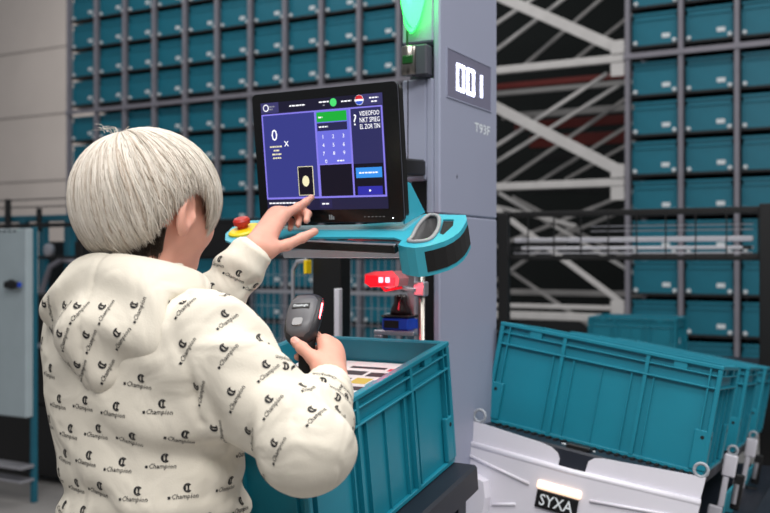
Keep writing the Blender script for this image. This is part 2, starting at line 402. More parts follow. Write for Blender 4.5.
# ------------------------------------------------------------------ near totes (moulded 600 x 400 x 280 containers)
TL, TW_, TH_ = 0.6, 0.4, 0.28
def near_tote_proto():
    t = bpy.data.objects.new('moulded_tote', None); COL.objects.link(t)
    hx, hy = TL / 2, TW_ / 2; e = 0.013; wl = 0.005      # wall set-in, wall thickness
    b = MB()
    b.box(-hx + e, hx - e, -hy + e, hy - e, 0.004, 0.010)
    for s in (-1, 1):
        b.box(-hx + e, hx - e, s * (hy - e), s * (hy - e - wl), 0.010, TH_ - 0.002)
        b.box(s * (hx - e), s * (hx - e - wl), -hy + e + wl, hy - e - wl, 0.010, TH_ - 0.002)
    b.build('shell', 'tote', t)
    def ledge(z0, z1, out, nm):
        m = MB(); o = e - out
        for s in (-1, 1):
            m.box(-hx + o, hx - o, s * (hy - o), s * (hy - e), z0, z1, 0.0015)
            m.box(s * (hx - o), s * (hx - e), -hy + e, hy - e, z0, z1, 0.0015)
        m.build(nm, 'tote', t)
    ledge(TH_ - 0.010, TH_, e, 'rim')
    ledge(TH_ - 0.030, TH_ - 0.026, e - 0.002, 'rim_ledge')
    ledge(TH_ - 0.062, TH_ - 0.057, e - 0.001, 'rim_ledge')
    ledge(0.0, 0.010, e - 0.003, 'foot_ledge')
    # solid stretches of the top band (between the drain slots)
    for s in (-1, 1):
        for c in (-0.195, 0.195):
            MB().box(c - 0.017, c + 0.017, s * (hy - 0.003), s * (hy - e), TH_ - 0.0258, TH_ - 0.0102).build('band_block', 'tote', t)
        for c in (-0.10, 0.10):
            MB().box(s * (hx - 0.003), s * (hx - e), c - 0.017, c + 0.017, TH_ - 0.0258, TH_ - 0.0102).build('band_block', 'tote', t)
    def rib(x0, x1, s, side, z0, z1, out):
        m = MB()
        if side == 'y': m.box(x0, x1, s * (hy - e + out), s * (hy - e), z0, z1)
        else: m.box(s * (hx - e + out), s * (hx - e), x0, x1, z0, z1)
        m.build('rib', 'tote', t)
    for s in (-1, 1):
        for c, wd, o in ((-0.27, 0.004, 0.011), (0.27, 0.004, 0.011), (-0.112, 0.010, 0.011), (-0.078, 0.004, 0.008), (-0.135, 0.004, 0.007), (0.112, 0.010, 0.011), (0.078, 0.004, 0.008), (0.135, 0.004, 0.007), (0.0, 0.003, 0.005)):
            rib(c - wd / 2, c + wd / 2, s, 'y', 0.0101, TH_ - (0.0102 if o == 0.011 else 0.0622), o)
        for c, wd, o in ((-0.17, 0.003, 0.010), (0.17, 0.003, 0.010), (-0.06, 0.0035, 0.008), (0.06, 0.0035, 0.008), (0.0, 0.0025, 0.004)):
            rib(c - wd / 2, c + wd / 2, s, 'x', 0.0101, TH_ - (0.0102 if o == 0.010 else 0.0622), o)
    for sx in (-1, 1):
        for sy in (-1, 1):
            m = MB()                       # corner shell: upper post and the wider lower block with its hole
            m.box(sx * (hx - 0.0005), sx * (hx - e + 0.0005), sy * (hy - 0.0005), sy * (hy - e + 0.0005), 0.011, TH_ - 0.0105, 0.002)
            m.box(sx * (hx - 0.001), sx * (hx - 0.042), sy * (hy - 0.001), sy * (hy - e + 0.0003), 0.0105, 0.112, 0.002)
            m.box(sx * (hx - 0.001), sx * (hx - e + 0.0003), sy * (hy - 0.001), sy * (hy - 0.042), 0.0105, 0.112, 0.002)
            cp = m.build('corner_block', 'tote', t)
            MB().lathe([(0.0048, -0.0005), (0.0048, 0.0005)], 12, Matrix.Translation((sx * (hx - 0.021), sy * (hy - 0.0008), 0.094)) @ Matrix.Rotation(R(90), 4, 'X')).build('hole', 'black', cp)
            MB().lathe([(0.0048, -0.0005), (0.0048, 0.0005)], 12, Matrix.Translation((sx * (hx - 0.0008), sy * (hy - 0.021), 0.094)) @ Matrix.Rotation(R(90), 4, 'Y')).build('hole', 'black', cp)
    MB().box(hx - e, hx - e + 0.0008, -0.02, 0.0, 0.10, 0.14).build('sticker', 'white_label', t)
    return t
T1 = rot_xyz(R(9.5), 0, 0, (-0.886, 1.931, 1.311))                 # presented tote: origin at its top, right, back corner
F2 = rot_xyz(R(-6.2), R(9.2), R(1.75), (-0.982, 2.488, 1.319))     # tilted tote lane: origin at the first tote's top, left, front corner
nt = near_tote_proto()
nt.matrix_world = T1 @ Matrix.Translation((-TW_ / 2, -TL / 2, -TH_)) @ Matrix.Rotation(R(90), 4, 'Z')
put(nt, None, 'teal tote full of magazines on the bed in front of the person', 'tote', 'teal moulded totes')
for k, lab in enumerate(('large teal tote tilted behind the white SYXA tray front', 'teal tote just behind the one above the SYXA tray', 'furthest teal tote of the tilted lane beside the black post')):
    c = copy_tree(nt); c.matrix_world = F2 @ Matrix.Translation((TL / 2, TW_ / 2 + 0.75 * k, -TH_)); put(c, None, lab, 'tote', 'teal moulded totes')
c = copy_tree(nt); c.matrix_world = Matrix.Translation((-1.62, 6.7, 0.80)); put(c, None, 'blurred teal tote standing on the dark stand before the right rack', 'tote', 'teal moulded totes')
st = MB().box(-2.4, -0.6, 6.4, 7.0, 0.70, 0.7995, 0.01)
for x in (-2.35, -0.70):
    for y in (6.42, 6.93): st.box(x, x + 0.06, y, y + 0.06, 0, 0.70)
st.build('tote_stand', 'navy_metal', label='dark low stand carrying a blurred teal tote before the rack', cat='stand')

# magazines inside the presented tote
def magazine(z, y, x, wd, dp, th, cover, label, patches=(), rz=0.0):
    t = empty('magazine', label, 'magazine', T1 @ Matrix.Translation((x, y, z)) @ Matrix.Rotation(R(rz), 4, 'Z'), 'magazines in the presented tote')
    MB().box(-wd / 2 + .002, wd / 2 - .001, -dp / 2 + .001, dp / 2 - .001, 0.0012, th - 0.0012).build('pages', 'paper_white', t)
    cv = MB().box(-wd / 2, wd / 2, -dp / 2, dp / 2, th - 0.0011, th).box(-wd / 2, wd / 2, -dp / 2, dp / 2, 0, 0.0011).box(-wd / 2, -wd / 2 + .0012, -dp / 2, dp / 2, 0.0011, th - 0.0011).build('cover', cover, t)
    for (x0, y0, x1, y1, m) in patches:
        MB().box(x0, x1, y0, y1, th, th + 0.0004).build('printed_panel', m, cv)
    return t
zb = -0.2685
for n, (y, cols) in enumerate(((-0.155, ('paper_white', 'paper_pink', 'paper_white', 'paper_teal', 'paper_white')), (-0.43, ('paper_pink', 'paper_white', 'paper_yellow', 'paper_white', 'paper_red')))):
    for k, cv in enumerate(cols):
        magazine(zb + k * 0.0402, y, -0.2, 0.34, 0.262, 0.040, cv, 'thick magazine, %s from the bottom of the %s pile in the presented tote' % (ORD[k], 'far' if n == 0 else 'near'))
zt = zb + 5 * 0.0402
magazine(zt, -0.15, -0.215, 0.30, 0.25, 0.016, 'paper_white', 'white magazine with dark pictures lying on top at the tote back',
         [(0.0, 0.02, 0.06, 0.05, 'paper_dark'), (0.07, 0.015, 0.13, 0.045, 'paper_dark'), (-0.02, -0.04, 0.05, -0.005, 'paper_dark'), (0.06, -0.04, 0.10, 0.0, 'paper_yellow'),
          (0.0, 0.07, 0.09, 0.085, 'paper_dark'), (-0.13, 0.06, -0.04, 0.11, 'paper_pink'), (0.105, -0.05, 0.14, -0.01, 'paper_teal'), (0.02, -0.085, 0.12, -0.06, 'paper_dark'), (0.10, 0.06, 0.14, 0.08, 'paper_red')])
magazine(zt, -0.16, -0.041, 0.042, 0.26, 0.02, 'paper_red', 'narrow red booklet standing along the tote right wall', [(-0.012, -0.1, 0.012, 0.09, 'paper_pink')])
magazine(zt, -0.42, -0.19, 0.32, 0.27, 0.016, 'paper_white', 'colourful magazine on top nearest the scanner hand',
         [(0.02, 0.05, 0.14, 0.11, 'paper_yellow'), (0.04, 0.0, 0.13, 0.04, 'paper_dark'), (-0.12, -0.05, 0.0, 0.10, 'paper_red'), (0.05, -0.06, 0.14, -0.01, 'paper_teal')])

# beds under the totes
cb = empty('tote_bed', 'dark tilted bed with side rails under the magazine tote', 'conveyor', T1)
MB().box(-0.46, 0.05, -0.60, 0.0, -0.345, -0.2815, 0.006).build('bed_plate', 'navy_metal', cb)
MB().box(-0.46, -0.435, -0.60, 0.05, -0.2814, -0.262, 0.004).build('side_rail', 'navy_metal', cb)
Ti = T1.inverted()
pl = MB().box(-1.30, -0.82, 1.42, 1.94, 0, 0.90, 0.01); pl.v = [Ti @ Vector(p) for p in pl.v]; pl.build('pedestal', 'navy_metal', cb)
for x in (-1.26, -0.88):
    for y in (1.46, 1.88):
        q = MB().box(x, x + 0.04, y, y + 0.04, 0.90, 0.915 + (y - 1.46) * 0.17); q.v = [Ti @ Vector(p) for p in q.v]; q.build('support', 'navy_metal', cb)
lb = empty('tote_lane', 'dark tilted lane carrying the row of teal totes on the right', 'conveyor', F2)
MB().box(0.0, 0.572, -0.11, 1.95, -0.345, -0.2815, 0.006).build('bed_plate', 'navy_metal', lb)
tb = MB()
for k in range(26): tb.box(0.05 + k * 0.0205, 0.058 + k * 0.0205, -0.03, 0.008, -0.2814, -0.2765)
tb.build('seal_strip', 'black_rubber', lb)
MB().box(0.266, 0.329, -0.096, -0.05, -0.2814, -0.270, 0.003).box(0.27, 0.325, -0.104, -0.0965, -0.333, -0.279).build('latch', 'black', lb)
MB().prism([(0.245, -0.055), (0.335, -0.055), (0.318, -0.028), (0.262, -0.028)], -0.2814, -0.279).build('marker_plate', 'white_label', lb)
Fi = F2.inverted()
for (x, y) in ((-0.90, 2.50), (-0.42, 2.55), (-0.85, 4.2), (-0.40, 4.2)):
    q = MB().box(x, x + 0.06, y, y + 0.06, 0, 0.55 + (-0.82 - x) * 0.0); q.v = [Fi @ Vector(p) for p in q.v]; q.build('leg', 'navy_metal', lb)
q = MB().box(-0.93, -0.36, 2.5, 4.28, 0.55, 0.62); q.v = [Fi @ Vector(p) for p in q.v]; q.build('leg_frame', 'navy_metal', lb)
for x in (-0.88, -0.42):
    q = MB().box(x, x + 0.05, 2.6, 4.1, 0.62, 0.66 if x > -0.6 else 0.72); q.v = [Fi @ Vector(p) for p in q.v]; q.build('wedge', 'navy_metal', lb)

# white tray front with the SYXA sign
FX = Matrix.Rotation(R(90), 4, 'X')                        # prism xy -> local xz, thickness along -y
def xz(poly, y0, y1, holes=()):
    return MB().prism(poly, -y1, -y0, FX, holes)
tr = empty('tray_front', 'white moulded tray front with black SYXA sign before large tote', 'tray', F2)
xz([(-0.008, -0.332), (0.262, -0.332), (0.262, -0.312), (0.254, -0.299), (0.236, -0.289), (0.209, -0.284), (0.004, -0.272)], -0.118, -0.111).build('top_flange', 'white_plastic', tr)
xz([(0.332, -0.332), (0.613, -0.328), (0.617, -0.266), (0.368, -0.284), (0.348, -0.289), (0.336, -0.299)], -0.118, -0.111).build('top_flange', 'white_plastic', tr)
MB().tube([(-0.010, -0.122, -0.334), (0.30, -0.122, -0.337), (0.616, -0.122, -0.328)], 0.0095, 12).build('ridge', 'white_plastic', tr, smooth=True)
body = [(-0.012, -0.336), (0.616, -0.330), (0.600, -0.62), (-0.03, -0.62)]
xz(body, -0.13, -0.112).build('face_plate', 'white_plastic', tr)
xz([(-0.012, -0.345), (0.014, -0.36), (0.0, -0.62), (-0.032, -0.62)], -0.158, -0.1302).build('side_lip', 'white_plastic', tr)
xz([(0.0275, -0.41), (0.062, -0.403), (0.095, -0.41), (0.108, -0.45), (0.112, -0.62), (0.005, -0.62)], -0.18, -0.1302).build('support_block', 'white_plastic', tr)
for a, b in (((0.024, -0.362), (0.20, -0.392)), ((0.36, -0.392), (0.56, -0.372)), ((0.115, -0.47), (0.175, -0.452))):
    MB().tube([(a[0], -0.131, a[1]), (b[0], -0.131, b[1])], 0.0042, 8).build('stiffener', 'white_plastic', tr, smooth=True)
MB().box(-0.03, -0.008, -0.125, -0.105, -0.35, -0.318, 0.004).build('clip', 'white_plastic', tr)
MB().box(0.222, 0.338, -0.138, -0.1302, -0.396, -0.374, 0.004).build('light_strip', 'led_warm', tr)
sg = MB().box(0.226, 0.334, -0.137, -0.1302, -0.442, -0.398, 0.001).build('sign_plate', 'black', tr)
text_obj('SYXA', 0.040, 'white_label', sg, Matrix.Translation((0.280, -0.1375, -0.420)), bold=0.012, width=0.088)
def ring(parent, p, r=0.016, nm='ring'):
    MB().tube([(p[0] + r * math.cos(a), p[1], p[2] + r * math.sin(a)) for a in np.linspace(0, 2 * math.pi, 21)], 0.0042, 8, cap=False).build(nm, 'ring_grey', parent, smooth=True)
ring(tr, (0.030, -0.1145, -0.256)); ring(tr, (0.603, -0.1145, -0.252))
for k in (1, 2):
    y = 0.75 * k - 0.11
    la = empty('latch_arm', 'white latch arm with grey ring, %s in the tilted lane' % ('nearer one' if k == 1 else 'furthest one beside the black post'), 'latch', F2 @ Matrix.Translation((0, y, 0)), 'white latch arms of the lane')
    MB().box(0.582, 0.622, -0.012, 0.0, -0.345, -0.275, 0.004).build('arm_head', 'white_plastic', la)
    MB().box(0.588, 0.606, -0.010, 0.0, -0.440, -0.3455, 0.003).build('arm', 'white_plastic', la)
    MB().box(0.562, 0.604, -0.014, 0.004, -0.475, -0.4405, 0.004).build('arm_foot', 'white_plastic', la)
    MB().box(0.622, 0.65, -0.006, 0.02, -0.44, -0.33, 0.004).box(0.61, 0.655, -0.012, 0.03, -0.50, -0.455, 0.004).build('hinge', 'black', la)
    MB().tube([(0.632, -0.012, -0.36), (0.632, -0.012, -0.42)], 0.008, 8).build('spring', 'alu', la)
    ring(la, (0.603, -0.006, -0.262), 0.014)
    MB().box(0.598, 0.606, 0.05, 0.50, -0.62, -0.40, 0.003).build('guide_plate', 'teal_paint', la)

# ------------------------------------------------------------------ station pillar
XP = -1.0017; XL = -1.1076; YN = 2.13; YB = 2.507
pi_ = empty('station_pillar', 'tall lavender grey station pillar with lit 001 display', 'pillar', Matrix.Translation((-1.04, 2.3, 0)))
def W(b): b.v = [(p[0] + 1.04, p[1] - 2.3, p[2]) for p in b.v]; return b
W(MB().box(-1.0205, XP, YN, YB, 1.6062, 3.1, 0.004)).build('side_panel', 'pillar', pi_)
W(MB().box(XL, -1.0207, YN, YB, 2.0352, 3.1, 0.004)).build('upper_housing', 'pillar', pi_)
W(MB().box(XL, -1.0207, YN + 0.045, YB, 1.9448, 2.035)).build('notch_back', 'pillar_gap', pi_)
W(MB().box(XL, -1.0401, YN, YB, 1.69, 1.9446, 0.004).box(-1.0400, -1.0207, YN, YB, 1.6062, 1.9446, 0.004)).build('mid_housing', 'pillar', pi_)
W(MB().box(-1.0205, XP, YN, YB, 0.0, 1.6045, 0.004)).build('lower_panel', 'pillar', pi_)
W(MB().box(-1.0765, -1.0207, YN + 0.03, YB, 0.0, 1.6045).box(-1.09, -1.0402, YN + 0.02, YB, 1.6046, 1.6899)).build('core', 'black', pi_)
W(MB().box(-1.092, -1.0895, YN - 0.0008, YN, 1.70, 1.944)).build('panel_gap', 'black', pi_)
W(MB().box(XP, XP + 0.0006, YN + 0.10, YN + 0.104, 1.70, 1.71)).build('screw', 'pillar_gap', pi_)
# display recess
dpnl = W(MB().box(XP - 0.0001, XP + 0.0012, 2.170, 2.459, 1.903, 2.024)).build('display_panel', 'display_glass', pi_)
fr = MB()
for (a, b, c_, d) in ((2.167, 2.462, 2.024, 2.027), (2.167, 2.462, 1.900, 1.903), (2.167, 2.170, 1.903, 2.024), (2.459, 2.462, 1.903, 2.024)): fr.box(XP, XP + 0.0025, a, b, c_, d)
W(fr).build('display_frame', 'pillar', pi_)
def seg_digit(ch, y0, z0, wd, ht):
    segs = {'0': 'abcdef', '1': 'bc'}[ch]; t = 0.0068
    pos = {'a': (0, ht, wd, ht), 'b': (wd, ht / 2, wd, ht), 'c': (wd, 0, wd, ht / 2), 'd': (0, 0, wd, 0), 'e': (0, 0, 0, ht / 2), 'f': (0, ht / 2, 0, ht)}
    on = MB()
    for s_ in segs:
        a = pos[s_]; horiz = a[1] == a[3]
        e0, e1 = (a[0], a[2]) if horiz else (a[1], a[3])
        if horiz: on.box(XP + 0.0012, XP + 0.003, y0 + e0 - t * 0.7, y0 + e1 + t * 0.7, z0 + a[1] - t * 0.62, z0 + a[1] + t * 0.62)
        else: on.box(XP + 0.0012, XP + 0.003, y0 + a[0] - t * 0.75, y0 + a[0] + t * 0.75, z0 + e0 + 0.0012, z0 + e1 - 0.0012)
    W(on).build('digit', 'led_white', dpnl)
    if ch == '1':
        off = MB()
        for (yy, zz) in ((0, ht), (0, ht / 2), (0, 0), (wd * 0.4, ht), (wd * 0.4, 0), (wd * 0.4, ht / 2), (0, ht * 0.75), (0, ht * 0.25)): off.box(XP + 0.0012, XP + 0.0018, y0 + yy - 0.003, y0 + yy + 0.003, z0 + zz - 0.002, z0 + zz + 0.002)
        W(off).build('unlit_segment', 'led_off', dpnl)
seg_digit('0', 2.232, 1.930, 0.038, 0.062); seg_digit('0', 2.298, 1.930, 0.038, 0.062); seg_digit('1', 2.356, 1.930, 0.034, 0.062)
MT = Matrix.Translation((XP + 1.04 + 0.0008, 2.399 - 2.3, 1.8465)) @ Matrix.Rotation(R(90), 4, 'Z')
text_obj('T93F', 0.036, 'white_label', pi_, MT, bold=0.004, width=0.108)

# green signal lamp on its chrome bracket, in the pillar notch
gl = empty('signal_lamp', 'glowing green signal lamp on a chrome bracket in the pillar notch', 'lamp', Matrix.Translation((-1.069, 2.105, 1.95)))
MB().lathe([(0.0195, 0), (0.021, 0.002), (0.021, 0.068), (0.0195, 0.071)], 24, Matrix.Translation((-0.004, 0, 0))).build('bracket_cylinder', 'chrome', gl, smooth=True)
MB().box(-0.014, 0.016, -0.0245, -0.019, 0.024, 0.046, 0.004).build('sensor_window', 'green_dark', gl)
MB().box(0.0, 0.045, -0.006, 0.03, -0.003, 0.074, 0.004).build('bracket_plate', 'pillar_gap', gl)
MB().tube([(-0.011, 0, 0.071), (-0.011, 0, 0.112)], 0.003, 8).build('stem', 'green_dark', gl)
lp = MB().lathe([(0.003, 0.105), (0.011, 0.116), (0.017, 0.126), (0.021, 0.145), (0.026, 0.165), (0.031, 0.19), (0.034, 0.22), (0.033, 0.26), (0.025, 0.285), (0.012, 0.298)], 24, Matrix.Translation((0.001, 0, 0)) @ Matrix(((1, 0, 0.05, -0.006), (0, 1, 0, 0), (0, 0, 1, 0), (0, 0, 0, 1)))).build('lens', 'lamp_green', gl, smooth=True)
MB().lathe([(0.001, 0.118), (0.008, 0.130), (0.014, 0.15), (0.020, 0.18), (0.023, 0.22), (0.021, 0.26), (0.01, 0.28)], 20, Matrix.Translation((0.004, 0, 0))).build('light_core', 'lamp_core', gl, smooth=True)
pl_ = bpy.data.lights.new('signal_lamp_glow', 'POINT'); pl_.color = (0.08, 1.0, 0.3); pl_.energy = 0.55; pl_.shadow_soft_size = 0.035
po = bpy.data.objects.new('signal_lamp_glow', pl_); COL.objects.link(po); po.location = (-1.066, 2.05, 2.14)

# ------------------------------------------------------------------ monitor
MM = rot_xyz(R(7.1), R(0.6), R(-2.8), (-1.045, 1.68, 1.5706))
mo = empty('touch_monitor', 'black touch monitor showing a violet picking screen', 'monitor', MM)
MWd, MHt = 0.36, 0.2755
xz(rrect(-MWd / 2, 0, MWd / 2, MHt, 0.010), 0.0, 0.010).build('bezel', 'black_gloss', mo)
xz(rrect(-MWd / 2 + .006, 0.006, MWd / 2 - .006, MHt - .006, 0.010), 0.0101, 0.034).build('rear_shell', 'black', mo)
MB().box(-0.05, 0.05, 0.0341, 0.06, 0.08, 0.18, 0.006).build('mount_plate', 'black', mo)
ring_pts = [(p[0], 0.004, p[1]) for p in rrect(-MWd / 2, 0, MWd / 2, MHt, 0.010)]
MB().tube(ring_pts + [ring_pts[0]], 0.0014, 6, cap=False).build('edge_trim', 'pillar_gap', mo)
SX0, SX1, SZ0, SZ1 = -0.157, 0.147, 0.027, 0.256
def sx(f): return SX0 + f * (SX1 - SX0)
def sz(f): return SZ1 - f * (SZ1 - SZ0)
scr = MB().box(SX0, SX1, -0.0006, 0.0, SZ0, SZ1).build('screen', 'ui_back', mo)
def uir(f0, g0, f1, g1, m, layer=1, nm='screen_panel', r=0.0):
    y = -0.0006 - 0.0003 * layer
    poly = rrect(sx(f0), sz(g1), sx(f1), sz(g0), r) if r else [(sx(f0), sz(g1)), (sx(f1), sz(g1)), (sx(f1), sz(g0)), (sx(f0), sz(g0))]
    return xz(poly, y, y + 0.0003).build(nm, m, scr)
def uit(txt, f, g, size, m='ui_white', layer=4, bold=0.0, width=None):
    return text_obj(txt, size, m, scr, Matrix.Translation((sx(f), -0.0006 - 0.0003 * layer - 0.0001, sz(g))), bold, width, 'screen_text')
def uic(f, g, r, m, layer=4, half=None):
    pts = [(sx(f) + r * math.cos(a), sz(g) + r * math.sin(a)) for a in (np.linspace(0, 2 * math.pi, 25)[:-1] if half is None else np.linspace(half, half + math.pi, 13))]
    y = -0.0006 - 0.0003 * layer
    return xz(pts, y, y + 0.0003).build('screen_icon', m, scr)
def lines(f0, f1, g, m='ui_white', h=0.012, n=3, layer=4):
    b = MB(); f = f0; random.seed(int(g * 1000) + int(f0 * 77))
    while f < f1:
        e = min(f1, f + random.uniform(0.012, 0.028)); y = -0.0006 - 0.0003 * layer
        b.prism([(sx(f), sz(g + h)), (sx(e), sz(g + h)), (sx(e), sz(g)), (sx(f), sz(g))], -y - 0.0003, -y, FX); f = e + 0.006
    b.build('screen_text', m, scr)
uir(0, 0, 1, 0.095, 'ui_header'); uir(0, 0, 0.155, 0.095, 'ui_header_lit', 2); uir(0.83, 0, 1, 0.095, 'ui_header_lit', 2)
uic(0.045, 0.047, 0.0075, 'ui_white', 3); uic(0.045, 0.047, 0.0055, 'ui_header_lit', 4); lines(0.075, 0.125, 0.032, 'ui_grey'); lines(0.075, 0.105, 0.056, 'ui_grey')
lines(0.25, 0.38, 0.04); lines(0.50, 0.58, 0.03); lines(0.53, 0.55, 0.06, 'ui_grey'); uic(0.615, 0.047, 0.0082, 'ui_dot', 3); lines(0.68, 0.76, 0.04)
uic(0.822, 0.047, 0.010, 'ui_white', 3); uic(0.822, 0.047, 0.0096, 'ui_red', 4, half=0.0); uic(0.822, 0.047, 0.0094, 'ui_deep', 4, half=math.pi)
uir(0.787, 0.04, 0.857, 0.056, 'ui_white', 5)
lines(0.90, 0.97, 0.03); lines(0.915, 0.96, 0.062)
uir(0.0, 0.105, 0.995, 0.895, 'ui_lilac'); uir(0.012, 0.118, 0.452, 0.878, 'ui_blue', 2)
uit('0', 0.105, 0.30, 0.034, bold=0.0); uit('x', 0.205, 0.385, 0.024)
for k, (a, b) in enumerate(((0.06, 0.165), (0.09, 0.14), (0.075, 0.155), (0.08, 0.15))): lines(a, b, 0.40 + 0.035 * k, 'ui_cream', 0.014)
uir(0.285, 0.60, 0.415, 0.865, 'ui_cream', 3); uir(0.290, 0.605, 0.410, 0.860, 'ui_black', 4); 
b_ = MB().prism([(sx(0.35) + 0.0088 * math.cos(a), sz(0.735) + 0.0112 * math.sin(a)) for a in np.linspace(0, 2 * math.pi, 25)[:-1]], 0.0006 + 0.0012, 0.0006 + 0.0015, FX).build('screen_icon', 'ui_cream', scr)
uir(0.466, 0.118, 0.733, 0.586, 'ui_violet', 2); uir(0.472, 0.125, 0.715, 0.212, 'ui_green', 3); uir(0.472, 0.222, 0.715, 0.292, 'ui_dark', 3)
lines(0.487, 0.52, 0.165); lines(0.487, 0.56, 0.25)
for k in range(9): uit(str(k + 1), 0.515 + 0.083 * (k % 3), 0.345 + 0.075 * (k // 3), 0.011, layer=3)
uit('0', 0.53, 0.565, 0.011, layer=3); lines(0.62, 0.675, 0.558, layer=3)
uir(0.473, 0.596, 0.733, 0.878, 'ui_black', 2)
uir(0.748, 0.118, 0.983, 0.878, 'ui_navy', 2); uir(0.748, 0.60, 0.983, 0.878, 'ui_black', 3)
uit('?', 0.782, 0.215, 0.032); uit('VIDEOFOO', 0.895, 0.165, 0.0135, width=0.047, bold=0.004); uit('NKT SPIEG', 0.895, 0.222, 0.0135, width=0.047, bold=0.004); uit('EL ZOR TIN', 0.895, 0.279, 0.0135, width=0.047, bold=0.004)
uir(0.765, 0.635, 0.968, 0.725, 'ui_sky', 4, 'screen_button'); lines(0.79, 0.94, 0.675, layer=5); uir(0.772, 0.80, 0.965, 0.875, 'ui_indigo', 4, 'screen_button'); uic(0.868, 0.838, 0.0022, 'ui_white', 5)
lines(0.02, 0.27, 0.925); lines(0.09, 0.17, 0.96); uir(0.455, 0.905, 0.555, 0.985, 'ui_dark', 2, 'screen_button'); lines(0.475, 0.535, 0.94)
lg = MB().box(0.002, 0.0045, -0.0008, 0, 0.006, 0.016).box(0.0065, 0.010, -0.0008, 0, 0.006, 0.016).box(0.0115, 0.0145, -0.0008, 0, 0.006, 0.013); lg.build('maker_mark', 'grey_plastic', mo)
for k in range(6): MB().box(0.088 + k * 0.009, 0.092 + k * 0.009, -0.0006, 0, 0.0105, 0.0115).build('touch_key', 'grey_plastic', mo)
MB().box(0.155, 0.157, -0.0006, 0, 0.007, 0.009).build('power_light', 'led_white', mo)

# ------------------------------------------------------------------ operator console (tilted teal plate with stop button, rail and scanner holder)
M3 = rot_xyz(R(20), 0, 0, (-0.7944, 1.58, 1.5158))
co = empty('operator_console', 'tilted teal console plate under the monitor with scanner holder', 'console', M3)
outl = [(-0.485, 0.058), (-0.452, 0.037), (-0.417, 0.036), (-0.392, 0.058), (-0.33, 0.073), (-0.15, 0.068), (-0.0745, 0.062), (-0.05, 0.045), (-0.044, 0.0175), (-0.022, 0.006), (-0.001, 0.0), (0.015, 0.006), (0.028, 0.016), (0.044, 0.037), (0.051, 0.061),
        (0.052, 0.09), (0.048, 0.12), (0.037, 0.166), (0.021, 0.199), (-0.0796, 0.213), (-0.105, 0.165), (-0.20, 0.150), (-0.40, 0.150), (-0.4545, 0.180), (-0.485, 0.196), (-0.51, 0.195), (-0.528, 0.177), (-0.529, 0.145), (-0.515, 0.10)]
hole = smooth_poly([(-0.034, 0.060), (-0.030, 0.036), (-0.010, 0.030), (0.010, 0.042), (0.006, 0.085), (-0.010, 0.135), (-0.032, 0.182), (-0.050, 0.198), (-0.062, 0.190), (-0.054, 0.13)], 4)
slot = [(-0.018, 0.174), (0.006, 0.172), (0.022, 0.13), (0.025, 0.075), (0.012, 0.085)]
MB().prism(outl, -0.004, 0.0, None, [hole, slot]).build('plate', 'teal_paint', co)
MB().tube([(x, y, 0.002) for x, y in hole] + [(hole[0][0], hole[0][1], 0.002)], 0.0042, 8, cap=False).build('holder_rim', 'grey_plastic', co, smooth=True)
MB().prism(hole, -0.048, -0.044).build('holder_floor', 'scanner_dark', co)
hw = MB()
for i in range(len(hole)):
    a, b = hole[i], hole[(i + 1) % len(hole)]
    hw.add([(a[0], a[1], -0.002), (b[0], b[1], -0.002), (b[0], b[1], -0.044), (a[0], a[1], -0.044)], [(0, 1, 2, 3)])
hw.build('holder_sleeve', 'grey_plastic', co)
edge = [(-0.044, 0.0175), (-0.022, 0.006), (-0.001, 0.0), (0.015, 0.006), (0.028, 0.016), (0.044, 0.037), (0.051, 0.061), (0.052, 0.09), (0.048, 0.12), (0.037, 0.166), (0.021, 0.199)]
inner = [(x - 0.004, y + 0.004) for x, y in edge]
MB().prism(edge + inner[::-1], -0.058, -0.0041).build('skirt', 'teal_paint', co)
ed = edge[3:-1]
MB().prism([(x + 0.0012, y - 0.0008) for x, y in ed] + [(x + 0.0001, y) for x, y in ed[::-1]], -0.050, -0.010).build('skirt_opening', 'black_rubber', co)
MB().prism(slot, -0.03, -0.0045).build('slot_lining', 'black_rubber', co)
rl = MB().bar((-0.385, 0.055, -0.006), (-0.046, 0.012, -0.006), 0.014, 0.016).build('front_rail', 'black_gloss', co)
MB().bar((-0.385, 0.052, 0.0035), (-0.046, 0.009, 0.0035), 0.006, 0.002).build('rail_trim', 'alu', rl)
MB().box(-0.36, -0.06, 0.08, 0.10, -0.05, -0.03, 0.002).build('under_bracket', 'alu', co)
MB().bar((-0.30, 0.10, -0.006), (-0.30, 0.60, -0.03), 0.04, 0.03).bar((-0.22, 0.10, -0.006), (-0.245, 0.60, -0.03), 0.04, 0.03)
gus = MB().prism([(1.69, 1.565), (1.69, 1.652), (1.715, 1.648), (1.782, 1.592)], -0.002, 0.002, Matrix(((0, 0, 1, -0.874), (1, 0, 0, 0), (0, 1, 0, 0), (0, 0, 0, 1))))
M3i = M3.inverted(); gus.v = [M3i @ Vector(p) for p in gus.v]; gus.build('side_gusset', 'teal_paint', co)
arm = MB().bar((-1.05, 1.735, 1.70), (-1.06, 2.12, 1.72), 0.05, 0.04).bar((-1.05, 1.74, 1.55), (-1.055, 2.15, 1.55), 0.03, 0.03)
arm.v = [M3i @ Vector(p) for p in arm.v]; arm.build('support_arm', 'black', co)
es = MB().lathe([(0.034, 0.0), (0.034, 0.004), (0.03, 0.007), (0.0, 0.007)], 28, Matrix.Translation((-0.470, 0.115, 0.0003)) @ Matrix.Diagonal((1.05, 1.25, 1, 1))).build('emergency_stop', 'yellow', co)
MB().lathe([(0.012, 0.007), (0.012, 0.014), (0.018, 0.016), (0.019, 0.025), (0.015, 0.030), (0.0, 0.032)], 24, Matrix.Translation((-0.478, 0.118, 0.0))).build('stop_button', 'red_button', es, smooth=False)

